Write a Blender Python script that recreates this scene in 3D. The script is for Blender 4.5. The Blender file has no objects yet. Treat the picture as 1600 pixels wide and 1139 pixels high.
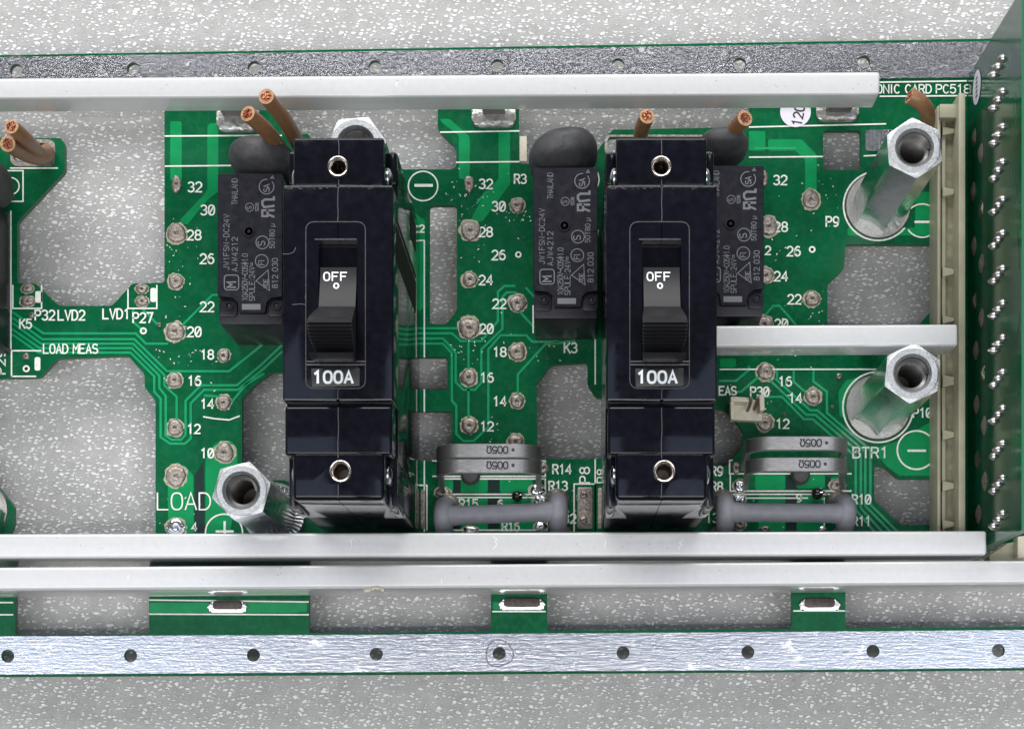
import bpy, bmesh, math, random
from mathutils import Vector, Matrix
random.seed(7)
C = bpy.context.scene.collection
PI = math.pi
# ------------------------------------------------------------------ camera (units: centimetres)
# a straight-down view, cropped off-centre: foot point of the lens at photo pixel (NX, NY)
NX, NY, H, F = 890.0, 1140.0, 36.0, 2682.0
cd = bpy.data.cameras.new('camera'); cam = bpy.data.objects.new('camera', cd); C.objects.link(cam)
cam.location = (0, 0, H)
cd.sensor_width = 36.0; cd.lens = 36.0 * F / 1600.0
cd.shift_x = (800 - NX) / 1600.0; cd.shift_y = (NY - 569.5) / 1600.0
cd.clip_start = 1.0; cd.clip_end = 500
bpy.context.scene.camera = cam
# ------------------------------------------------------------------ world and lamps
w = bpy.data.worlds.new('World'); bpy.context.scene.world = w; w.use_nodes = True
bg = w.node_tree.nodes['Background']; bg.inputs[0].default_value = (0.90, 0.93, 1.0, 1); bg.inputs[1].default_value = 0.13
def lamp(name, loc, sx, sy, rad, col, target=(0, 6, 0)):
    l = bpy.data.lights.new(name, 'AREA'); l.shape = 'RECTANGLE'; l.size = sx; l.size_y = sy
    l.energy = rad * PI * sx * sy; l.color = col
    o = bpy.data.objects.new(name, l); C.objects.link(o); o.location = loc
    d = Vector(target) - Vector(loc); o.rotation_euler = d.to_track_quat('-Z', 'Y').to_euler() if abs(d.x) + abs(d.y) > 1e-6 else (0, 0, 0)
    return o
lamp('window_light', (-15, 150, 95), 220, 95, 6.2, (1.0, 0.985, 0.97))
lamp('skylight_left', (-58, 1, 100), 80, 26, 1.25, (0.62, 0.75, 1.0), (-58, 1, 0))
lamp('skylight_right', (44, 1, 100), 70, 26, 1.25, (0.62, 0.75, 1.0), (44, 1, 0))
lamp('ceiling_lamp_left', (-50, -38, 100), 90, 50, 4.2, (1.0, 0.98, 0.96), (-50, -38, 0))
lamp('ceiling_lamp_right', (46, -38, 100), 80, 50, 4.0, (1.0, 0.98, 0.96), (46, -38, 0))
lamp('added_glint_strip_front', (-5, -17, 100), 130, 1.6, 26, (1.0, 0.99, 0.97), (-5, -17, 0))  # added unseen strip light, gives bevelled edges a bright line
lamp('added_glint_strip_rear', (-5, 84, 100), 130, 1.6, 26, (1.0, 0.99, 0.97), (-5, 84, 0))  # added unseen strip light for sparkle from the far side
sc = bpy.context.scene
sc.view_settings.view_transform = 'Standard'; sc.view_settings.look = 'None'
sc.view_settings.exposure = 0.0; sc.view_settings.gamma = 1.0
sc.cycles.max_bounces = 8; sc.cycles.glossy_bounces = 5

# ------------------------------------------------------------------ coordinates
def P(x, y, z=0.0):
    s = (H - z) / F
    return Vector(((x - NX) * s, -(y - NY) * s, z))
def S(px, z=0.0): return px * (H - z) / F
def wl(o):
    v = Vector((0, 0, 0))
    while o is not None:
        v += o.location; o = o.parent
    return v
# ------------------------------------------------------------------ materials
def nt(m): return m.node_tree.nodes, m.node_tree.links
def mat(name, col, rough=0.5, metal=0.0, spec=0.5, coat=0.0, crough=0.05, var=0.0, vscale=3.0, bump=0.0, bscale=40.0, stretch=(1, 1, 1), rvar=0.0, dust=0.0, emit=None):
    m = bpy.data.materials.new(name); m.use_nodes = True
    N, L = nt(m); b = N['Principled BSDF']
    b.inputs['Base Color'].default_value = (*col, 1); b.inputs['Roughness'].default_value = rough
    b.inputs['Metallic'].default_value = metal; b.inputs['Specular IOR Level'].default_value = spec
    b.inputs['Coat Weight'].default_value = coat; b.inputs['Coat Roughness'].default_value = crough
    if var or bump or rvar or dust:
        tc = N.new('ShaderNodeTexCoord'); mp = N.new('ShaderNodeMapping'); mp.inputs['Scale'].default_value = stretch
        L.new(tc.outputs['Object'], mp.inputs[0])
    if var:
        n = N.new('ShaderNodeTexNoise'); n.inputs['Scale'].default_value = vscale; n.inputs['Detail'].default_value = 6
        L.new(mp.outputs[0], n.inputs['Vector'])
        r = N.new('ShaderNodeMapRange'); r.inputs[1].default_value = 0.3; r.inputs[2].default_value = 0.7
        r.inputs[3].default_value = 1 - var; r.inputs[4].default_value = 1 + var
        L.new(n.outputs[0], r.inputs[0])
        x = N.new('ShaderNodeVectorMath'); x.operation = 'SCALE'; x.inputs[0].default_value = col
        L.new(r.outputs[0], x.inputs['Scale']); L.new(x.outputs[0], b.inputs['Base Color'])
    if dust:
        n = N.new('ShaderNodeTexNoise'); n.inputs['Scale'].default_value = 22; n.inputs['Detail'].default_value = 8; n.inputs['Roughness'].default_value = 0.75
        L.new(tc.outputs['Object'], n.inputs['Vector'])
        r = N.new('ShaderNodeMapRange'); r.inputs[1].default_value = 0.56; r.inputs[2].default_value = 0.80; r.inputs[3].default_value = 0; r.inputs[4].default_value = dust
        L.new(n.outputs[0], r.inputs[0])
        mx = N.new('ShaderNodeMix'); mx.data_type = 'RGBA'; L.new(r.outputs[0], mx.inputs[0])
        src = b.inputs['Base Color'].links[0].from_socket if b.inputs['Base Color'].links else None
        if src: L.new(src, mx.inputs[6])
        else: mx.inputs[6].default_value = (*col, 1)
        mx.inputs[7].default_value = (0.45, 0.46, 0.44, 1); L.new(mx.outputs[2], b.inputs['Base Color'])
    if rvar:
        n = N.new('ShaderNodeTexNoise'); n.inputs['Scale'].default_value = 6; n.inputs['Detail'].default_value = 8
        L.new(mp.outputs[0], n.inputs['Vector'])
        r = N.new('ShaderNodeMapRange'); r.inputs[1].default_value = 0.3; r.inputs[2].default_value = 0.7
        r.inputs[3].default_value = max(0.02, rough - rvar); r.inputs[4].default_value = rough + rvar
        L.new(n.outputs[0], r.inputs[0]); L.new(r.outputs[0], b.inputs['Roughness'])
    if bump:
        n = N.new('ShaderNodeTexNoise'); n.inputs['Scale'].default_value = bscale; n.inputs['Detail'].default_value = 5
        L.new(mp.outputs[0], n.inputs['Vector'])
        bp = N.new('ShaderNodeBump'); bp.inputs['Strength'].default_value = bump; bp.inputs['Distance'].default_value = 0.02
        L.new(n.outputs[0], bp.inputs['Height']); L.new(bp.outputs[0], b.inputs['Normal'])
    return m

def foam_mat():
    m = bpy.data.materials.new('foam'); m.use_nodes = True; N, L = nt(m); b = N['Principled BSDF']
    tc = N.new('ShaderNodeTexCoord')
    # warp so that the cells of the foam are irregular crumbs
    wn = N.new('ShaderNodeTexNoise'); wn.inputs['Scale'].default_value = 5; wn.inputs['Detail'].default_value = 3
    L.new(tc.outputs['Object'], wn.inputs['Vector'])
    sub = N.new('ShaderNodeVectorMath'); sub.operation = 'MULTIPLY_ADD'
    sub.inputs[1].default_value = (0.16, 0.16, 0); L.new(wn.outputs['Color'], sub.inputs[0]); L.new(tc.outputs['Object'], sub.inputs[2])
    mp = N.new('ShaderNodeMapping'); mp.inputs['Scale'].default_value = (0.66, 1.45, 1); mp.inputs['Rotation'].default_value = (0, 0, 0.2); L.new(sub.outputs[0], mp.inputs[0])
    v = N.new('ShaderNodeTexVoronoi'); v.inputs['Scale'].default_value = 11.0; v.feature = 'F1'; v.voronoi_dimensions = '2D'; L.new(mp.outputs[0], v.inputs['Vector'])
    # fleck: small core of some cells, film glints put into the colour
    cellr = N.new('ShaderNodeSeparateColor'); L.new(v.outputs['Color'], cellr.inputs[0])
    n2 = N.new('ShaderNodeTexNoise'); n2.inputs['Scale'].default_value = 34; n2.inputs['Detail'].default_value = 5; n2.inputs['Roughness'].default_value = 0.6; L.new(tc.outputs['Object'], n2.inputs['Vector'])
    ad = N.new('ShaderNodeMath'); ad.operation = 'MULTIPLY_ADD'; ad.inputs[1].default_value = 0.5; L.new(n2.outputs[0], ad.inputs[0]); L.new(v.outputs['Distance'], ad.inputs[2])
    th = N.new('ShaderNodeMath'); th.operation = 'MULTIPLY_ADD'; th.inputs[1].default_value = 0.42; th.inputs[2].default_value = 0.32; L.new(cellr.outputs[0], th.inputs[0])
    df = N.new('ShaderNodeMath'); df.operation = 'SUBTRACT'; L.new(th.outputs[0], df.inputs[0]); L.new(ad.outputs[0], df.inputs[1])
    fl = N.new('ShaderNodeMapRange'); fl.inputs[1].default_value = 0.0; fl.inputs[2].default_value = 0.11; L.new(df.outputs[0], fl.inputs[0])
    # base mottling
    n3 = N.new('ShaderNodeTexNoise'); n3.inputs['Scale'].default_value = 2.5; n3.inputs['Detail'].default_value = 9; n3.inputs['Roughness'].default_value = 0.7; L.new(tc.outputs['Object'], n3.inputs['Vector'])
    cr = N.new('ShaderNodeValToRGB'); cr.color_ramp.elements[0].position = 0.3; cr.color_ramp.elements[0].color = (0.40, 0.40, 0.395, 1)
    cr.color_ramp.elements[1].position = 0.72; cr.color_ramp.elements[1].color = (0.54, 0.54, 0.535, 1); L.new(n3.outputs[0], cr.inputs[0])
    mx = N.new('ShaderNodeMix'); mx.data_type = 'RGBA'; L.new(fl.outputs[0], mx.inputs[0]); L.new(cr.outputs[0], mx.inputs[6]); mx.inputs[7].default_value = (0.98, 0.98, 0.98, 1)
    L.new(mx.outputs[2], b.inputs['Base Color'])
    rf = N.new('ShaderNodeMapRange'); rf.inputs[3].default_value = 0.5; rf.inputs[4].default_value = 0.16; L.new(fl.outputs[0], rf.inputs[0]); L.new(rf.outputs[0], b.inputs['Roughness'])
    b.inputs['Specular IOR Level'].default_value = 0.7
    mm = N.new('ShaderNodeMath'); mm.operation = 'MULTIPLY'; mm.inputs[1].default_value = 0.0; L.new(fl.outputs[0], mm.inputs[0]); L.new(mm.outputs[0], b.inputs['Metallic'])
    b.inputs['Subsurface Weight'].default_value = 0.0
    bp = N.new('ShaderNodeBump'); bp.inputs['Strength'].default_value = 0.8; bp.inputs['Distance'].default_value = 0.045
    hs = N.new('ShaderNodeMath'); hs.operation = 'ADD'; L.new(n2.outputs[0], hs.inputs[0]); L.new(fl.outputs[0], hs.inputs[1])
    L.new(hs.outputs[0], bp.inputs['Height']); L.new(bp.outputs[0], b.inputs['Normal'])
    return m

def tin_mat(name, wx=9.0, wy=1.0, base=(0.78, 0.78, 0.80), rough=0.2, amount=0.5, fine=0.35):
    """hand-tinned copper: bright metal with fine drag ripples, smears and scratches"""
    m = bpy.data.materials.new(name); m.use_nodes = True; N, L = nt(m); b = N['Principled BSDF']
    b.inputs['Metallic'].default_value = 1.0
    tc = N.new('ShaderNodeTexCoord')
    mp = N.new('ShaderNodeMapping'); mp.inputs['Scale'].default_value = (wx, wy, 1); L.new(tc.outputs['Object'], mp.inputs[0])
    n = N.new('ShaderNodeTexNoise'); n.inputs['Scale'].default_value = 1.6; n.inputs['Detail'].default_value = 6; n.inputs['Roughness'].default_value = 0.65; L.new(mp.outputs[0], n.inputs['Vector'])
    n2 = N.new('ShaderNodeTexNoise'); n2.inputs['Scale'].default_value = 14; n2.inputs['Detail'].default_value = 6; n2.inputs['Roughness'].default_value = 0.75; L.new(tc.outputs['Object'], n2.inputs['Vector'])
    n3 = N.new('ShaderNodeTexNoise'); n3.inputs['Scale'].default_value = 1.9; n3.inputs['Detail'].default_value = 7; n3.inputs['Roughness'].default_value = 0.7; L.new(tc.outputs['Object'], n3.inputs['Vector'])
    a = N.new('ShaderNodeMath'); a.operation = 'MULTIPLY_ADD'; a.inputs[1].default_value = fine; L.new(n2.outputs[0], a.inputs[0]); L.new(n.outputs[0], a.inputs[2])
    bp = N.new('ShaderNodeBump'); bp.inputs['Strength'].default_value = amount; bp.inputs['Distance'].default_value = 0.03
    L.new(a.outputs[0], bp.inputs['Height']); L.new(bp.outputs[0], b.inputs['Normal'])
    # dull scuffed patches
    sm = N.new('ShaderNodeMapRange'); sm.inputs[1].default_value = 0.57; sm.inputs[2].default_value = 0.78; L.new(n3.outputs[0], sm.inputs[0])
    mul = N.new('ShaderNodeMath'); mul.operation = 'MULTIPLY'; L.new(sm.outputs[0], mul.inputs[0]); L.new(n2.outputs[0], mul.inputs[1])
    rr = N.new('ShaderNodeMapRange'); rr.inputs[3].default_value = rough; rr.inputs[4].default_value = 0.75; rr.inputs[2].default_value = 0.6; L.new(mul.outputs[0], rr.inputs[0]); L.new(rr.outputs[0], b.inputs['Roughness'])
    mx = N.new('ShaderNodeMix'); mx.data_type = 'RGBA'; L.new(mul.outputs[0], mx.inputs[0]); mx.inputs[6].default_value = (*base, 1); mx.inputs[7].default_value = (0.9, 0.9, 0.88, 1)
    L.new(mx.outputs[2], b.inputs['Base Color'])
    return m

M = {}
M['foam'] = foam_mat()
M['mask'] = mat('solder_mask', (0.001, 0.100, 0.036), 0.26, 0, 0.22, var=0.18, vscale=1.5, dust=0.05, rvar=0.1, bump=0.05, bscale=60)
M['mask_copper'] = mat('solder_mask_over_copper', (0.003, 0.25, 0.080), 0.25, 0.0, 0.3, var=0.12, vscale=3, bump=0.12, bscale=30)
M['bare'] = mat('bare_laminate', (0.002, 0.022, 0.017), 0.3)
M['trace'] = mat('masked_trace', (0.006, 0.30, 0.12), 0.22, 0.0, 0.7, var=0.1, vscale=3)
M['fibre'] = mat('fibreglass_edge', (0.05, 0.13, 0.075), 0.6, var=0.3, vscale=20)
M['dirt'] = mat('dirt', (0.10, 0.09, 0.08), 0.8)
M['silk'] = mat('white_ink', (0.78, 0.82, 0.76), 0.6, var=0.12, vscale=15)
M['tin_top'] = tin_mat('tinned_band', 16, 1.3, base=(0.50, 0.51, 0.55), rough=0.12, amount=0.40, fine=0.75)
M['tin_low'] = tin_mat('tinned_band_low', 1.6, 12, rough=0.10, amount=0.21, fine=0.8)
M['tin_pad'] = tin_mat('tinned_pad', 6, 3, base=(0.42, 0.41, 0.39), rough=0.35, amount=0.5, fine=1.0)
M['solder'] = mat('dull_solder', (0.31, 0.275, 0.245), 0.44, 0.75, var=0.4, vscale=22, bump=0.6, bscale=20)
M['shiny'] = mat('shiny_solder', (0.85, 0.85, 0.86), 0.16, 1.0, bump=0.3, bscale=10)
M['pin_solder'] = mat('pin_solder', (0.55, 0.52, 0.52), 0.3, 1.0, bump=0.4, bscale=10)
M['slot'] = mat('slot_solder', (0.62, 0.60, 0.57), 0.28, 1.0, var=0.2, vscale=12, bump=0.7, bscale=9)
M['flux'] = mat('flux_residue', (0.36, 0.34, 0.25), 0.6, var=0.4, vscale=20)
M['zinc'] = mat('zinc_plated_steel', (0.66, 0.70, 0.72), 0.17, 1.0, var=0.10, vscale=5, rvar=0.08, bump=0.06, bscale=50)
M['zinc_face'] = mat('zinc_turned_face', (0.46, 0.48, 0.49), 0.42, 1.0, var=0.2, vscale=25, bump=0.5, bscale=35)
M['thread'] = mat('thread_steel', (0.36, 0.35, 0.34), 0.3, 1.0)
M['nickel'] = mat('nickel_insert', (0.72, 0.66, 0.60), 0.18, 1.0, bump=0.2, bscale=20)
M['bar'] = mat('anodised_aluminium', (0.57, 0.58, 0.59), 0.36, 0.0, 0.5, coat=1.0, crough=0.10, var=0.03, vscale=8, bump=0.04, bscale=60)
M['case'] = mat('black_bakelite', (0.0042, 0.0045, 0.0085), 0.10, 0, 0.33, var=0.3, vscale=6, bump=0.012, bscale=8, rvar=0.04)
M['case_matt'] = mat('black_label', (0.012, 0.012, 0.014), 0.45, var=0.3, vscale=20)
M['side_label'] = mat('side_label', (0.006, 0.006, 0.007), 0.6, 0, 0.15)
M['toggle'] = mat('toggle_grey', (0.016, 0.0165, 0.019), 0.40, 0, 0.28, bump=0.15, bscale=60)
M['print'] = mat('white_print', (0.80, 0.84, 0.88), 0.5)
M['relay'] = mat('relay_black', (0.010, 0.010, 0.016), 0.33, 0, 0.3, var=0.25, vscale=8, bump=0.15, bscale=60, rvar=0.06)
M['relay_print'] = mat('relay_grey_print', (0.14, 0.145, 0.165), 0.6)
M['rubber'] = mat('black_epoxy', (0.055, 0.056, 0.060), 0.6, 0, 0.4, var=0.3, vscale=4, bump=0.25, bscale=22, dust=0.2)
M['sleeve'] = mat('grey_sleeve', (0.20, 0.205, 0.235), 0.55, 0, 0.4, var=0.1, vscale=5, bump=0.15, bscale=14, dust=0.1)
M['shunt'] = mat('shunt_alloy', (0.33, 0.33, 0.335), 0.36, 0.85, var=0.2, vscale=10, bump=0.25, bscale=18, stretch=(1, 8, 1))
M['ink'] = mat('black_ink', (0.01, 0.01, 0.01), 0.5)
M['brown'] = mat('brown_insulation', (0.235, 0.120, 0.058), 0.42, var=0.15, vscale=10, bump=0.1, bscale=20)
M['brown_cut'] = mat('insulation_cut', (0.42, 0.24, 0.13), 0.6)
M['copper'] = mat('bare_copper', (0.50, 0.20, 0.12), 0.35, 1.0, var=0.3, vscale=30)
M['ivory'] = mat('ivory_nylon', (0.66, 0.61, 0.48), 0.45, var=0.08, vscale=8)
M['olive'] = mat('beige_connector', (0.34, 0.33, 0.235), 0.42, var=0.10, vscale=3, bump=0.1, bscale=30)
M['olive_dark'] = mat('beige_connector_channel', (0.20, 0.185, 0.125), 0.55, var=0.3, vscale=6, bump=0.3, bscale=12)
M['card'] = mat('card_mask', (0.003, 0.070, 0.033), 0.11, 0, 0.5, var=0.25, vscale=2, bump=0.12, bscale=9)
M['card_copper'] = mat('card_copper', (0.004, 0.10, 0.045), 0.14, 0, 0.45)
M['card_edge'] = mat('card_edge', (0.008, 0.14, 0.06), 0.4)
M['paper'] = mat('sticker_paper', (0.72, 0.70, 0.78), 0.6)
M['hole'] = mat('plated_hole', (0.25, 0.22, 0.2), 0.5, 0.6)
M['dark_metal'] = mat('dark_brown_tab', (0.07, 0.055, 0.05), 0.55, 0.3, var=0.4, vscale=15)  # mottled dark brown for the tab ends
M['glass_black'] = mat('black_glass_bead', (0.01, 0.008, 0.008), 0.08)

# ------------------------------------------------------------------ object helpers
def empty(name, loc, label, cat, group=None):
    o = bpy.data.objects.new(name, None); C.objects.link(o); o.location = loc; o.empty_display_size = 0.3
    o['label'] = label; o['category'] = cat
    if group: o['group'] = group
    return o
def link(name, me, m, parent=None, smooth=True, angle=35):
    o = bpy.data.objects.new(name, me); C.objects.link(o)
    if m is not None and not me.materials: me.materials.append(m)
    if parent is not None:
        off = wl(parent); me.transform(Matrix.Translation(-off)); o.parent = parent
    if smooth:
        me.shade_smooth(); me.set_sharp_from_angle(angle=math.radians(angle))
    return o
def fin(bm, name, m, parent=None, smooth=True, angle=35):
    bmesh.ops.recalc_face_normals(bm, faces=bm.faces)
    me = bpy.data.meshes.new(name); bm.to_mesh(me); bm.free()
    return link(name, me, m, parent, smooth, angle)
def rounded(pts, r, n=4):
    """round polygon corners (px or cm, 2-D)"""
    out = []; k = len(pts)
    for i in range(k):
        a, b, c = Vector(pts[i - 1][:2]), Vector(pts[i][:2]), Vector(pts[(i + 1) % k][:2])
        d1, d2 = (a - b), (c - b); q = min(r, d1.length * .45, d2.length * .45)
        p1 = b + d1.normalized() * q; p2 = b + d2.normalized() * q
        for j in range(n + 1):
            t = j / n; out.append(tuple((1 - t) ** 2 * p1 + 2 * t * (1 - t) * b + t * t * p2))
    return out
def rect(x0, y0, x1, y1): return [(x0, y0), (x1, y0), (x1, y1), (x0, y1)]
def circ(x, y, r, n=24, ry=None, a0=0): return [(x + r * math.cos(2 * PI * i / n + a0), y + (ry or r) * math.sin(2 * PI * i / n + a0)) for i in range(n)]
def bm_prism(bm, pts, z0, z1, bevel=0.0, seg=2, seam=None):
    """pts = world xy in cm"""
    vb = [bm.verts.new((x, y, z0)) for x, y in pts]; vt = [bm.verts.new((x, y, z1)) for x, y in pts]
    n = len(pts); bm.faces.new(vb[::-1]); ft = bm.faces.new(vt)
    sides = [bm.faces.new((vb[i], vb[(i + 1) % n], vt[(i + 1) % n], vt[i])) for i in range(n)]
    if bevel:
        ed = list(ft.edges) + [e for f in sides for e in f.edges if abs(e.verts[0].co.z - e.verts[1].co.z) > 1e-6 and n <= 12]
        if seam is not None: ed = [e for e in ed if not all(abs(v.co.x - seam) < 0.02 for v in e.verts)]
        bmesh.ops.bevel(bm, geom=list(set(ed)), offset=bevel, segments=seg, profile=0.5, affect='EDGES', clamp_overlap=True)
def pxy(pts, z): return [tuple(P(x, y, z)[:2]) for x, y in pts]
def prism(name, pts, z0, z1, m, parent=None, bevel=0.0, zr=None, seg=2, smooth=True):
    bm = bmesh.new(); bm_prism(bm, pxy(pts, z1 if zr is None else zr), z0, z1, bevel, seg)
    return fin(bm, name, m, parent, smooth)
def sheet(name, outer, holes, z0, z1, m, parent=None, edge=None):
    """plate with real holes, px outlines at z1"""
    cu = bpy.data.curves.new(name, 'CURVE'); cu.dimensions = '2D'; cu.fill_mode = 'BOTH'; cu.extrude = abs(z1 - z0) / 2
    for ring in [outer] + holes:
        sp = cu.splines.new('POLY'); sp.points.add(len(ring) - 1); sp.use_cyclic_u = True
        for i, (x, y) in enumerate(ring):
            v = P(x, y, z1); sp.points[i].co = (v.x, v.y, 0, 1)
    tmp = bpy.data.objects.new('tmp', cu); me = bpy.data.meshes.new_from_object(tmp)
    bpy.data.objects.remove(tmp); bpy.data.curves.remove(cu)
    me.transform(Matrix.Translation((0, 0, (z0 + z1) / 2)))
    me.materials.clear(); me.materials.append(m)
    if edge:
        me.materials.append(edge)
        for p in me.polygons:
            if abs(p.normal.z) < 0.5: p.material_index = 1
    me.name = name
    return link(name, me, None, parent, smooth=False)
def bm_ribbon(bm, pts, w, z, h=0.0, closed=False):
    """pts world xy; flat strip of width w at z (walls down by h)"""
    n = len(pts); V = [Vector(p[:2]) for p in pts]; L = []; R = []
    for i in range(n):
        a = V[i - 1] if (i > 0 or closed) else None; c = V[(i + 1) % n] if (i < n - 1 or closed) else None
        d1 = (V[i] - a).normalized() if a is not None and (V[i] - a).length > 1e-9 else None
        d2 = (c - V[i]).normalized() if c is not None and (c - V[i]).length > 1e-9 else None
        if d1 is None: d1 = d2
        if d2 is None: d2 = d1
        t = (d1 + d2)
        t = t.normalized() if t.length > 1e-6 else d1
        nrm = Vector((-t.y, t.x)); k = 1 / max(0.5, abs(t.dot(d1)))
        p = V[i].copy()
        if not closed and i == 0: p -= d2 * w * 0.3
        if not closed and i == n - 1: p += d1 * w * 0.3
        L.append(p + nrm * w / 2 * k); R.append(p - nrm * w / 2 * k)
    zz = z if callable(z) else (lambda x, y: z)
    vl = [bm.verts.new((p.x, p.y, zz(p.x, p.y))) for p in L]; vr = [bm.verts.new((p.x, p.y, zz(p.x, p.y))) for p in R]
    m = n if closed else n - 1
    for i in range(m):
        j = (i + 1) % n; bm.faces.new((vr[i], vr[j], vl[j], vl[i]))
    if h:
        bl = [bm.verts.new((p.x, p.y, zz(p.x, p.y) - h)) for p in L]; br = [bm.verts.new((p.x, p.y, zz(p.x, p.y) - h)) for p in R]
        for i in range(m):
            j = (i + 1) % n; bm.faces.new((vl[i], vl[j], bl[j], bl[i])); bm.faces.new((br[i], br[j], vr[j], vr[i]))
def ribbon(name, pts, wpx, z, m, parent, h=0.0, closed=False):
    bm = bmesh.new(); bm_ribbon(bm, pxy(pts, z), S(wpx, z), z, h, closed)
    me = bpy.data.meshes.new(name); bm.to_mesh(me); bm.free()
    return link(name, me, m, parent, False)
def bm_tube(bm, path, radii, n=14, cap=True):
    """swept round tube; path list of Vector, radii list"""
    rings = []; up = Vector((0.31, 0.2, 0.93)).normalized(); k = len(path)
    T = []
    for i in range(k):
        a = path[max(0, i - 1)]; b = path[min(k - 1, i + 1)]; T.append((b - a).normalized())
    u = T[0].cross(up).normalized()
    for i in range(k):
        u = (u - T[i] * u.dot(T[i])).normalized(); v = T[i].cross(u)
        rings.append([bm.verts.new(path[i] + (u * math.cos(2 * PI * j / n) + v * math.sin(2 * PI * j / n)) * radii[i]) for j in range(n)])
    for i in range(k - 1):
        for j in range(n):
            bm.faces.new((rings[i][j], rings[i][(j + 1) % n], rings[i + 1][(j + 1) % n], rings[i + 1][j]))
    if cap: bm.faces.new(rings[0][::-1]); bm.faces.new(rings[-1])
    return T, u
def smooth_path(pts, n=6):
    out = []; k = len(pts)
    for i in range(k - 1):
        p0, p1, p2, p3 = pts[max(0, i - 1)], pts[i], pts[i + 1], pts[min(k - 1, i + 2)]
        for j in range(n):
            t = j / n
            out.append(0.5 * ((2 * p1) + (p2 - p0) * t + (2 * p0 - 5 * p1 + 4 * p2 - p3) * t * t + (3 * p1 - p0 - 3 * p2 + p3) * t ** 3))
    out.append(pts[-1].copy()); return out
def bm_lathe(bm, prof, cx, cy, n=32, axis='z', closed=False):
    """prof list (r, z)"""
    rings = [[bm.verts.new((cx + r * math.cos(2 * PI * j / n), cy + r * math.sin(2 * PI * j / n), z)) for j in range(n)] for r, z in prof]
    for i in range(len(rings) - 1):
        for j in range(n):
            bm.faces.new((rings[i][j], rings[i][(j + 1) % n], rings[i + 1][(j + 1) % n], rings[i + 1][j]))
    return rings
def copy_tree(o, parent=None):
    c = o.copy(); C.objects.link(c); c.parent = parent
    for ch in [x for x in o.children]: copy_tree(ch, c)
    return c
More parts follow.
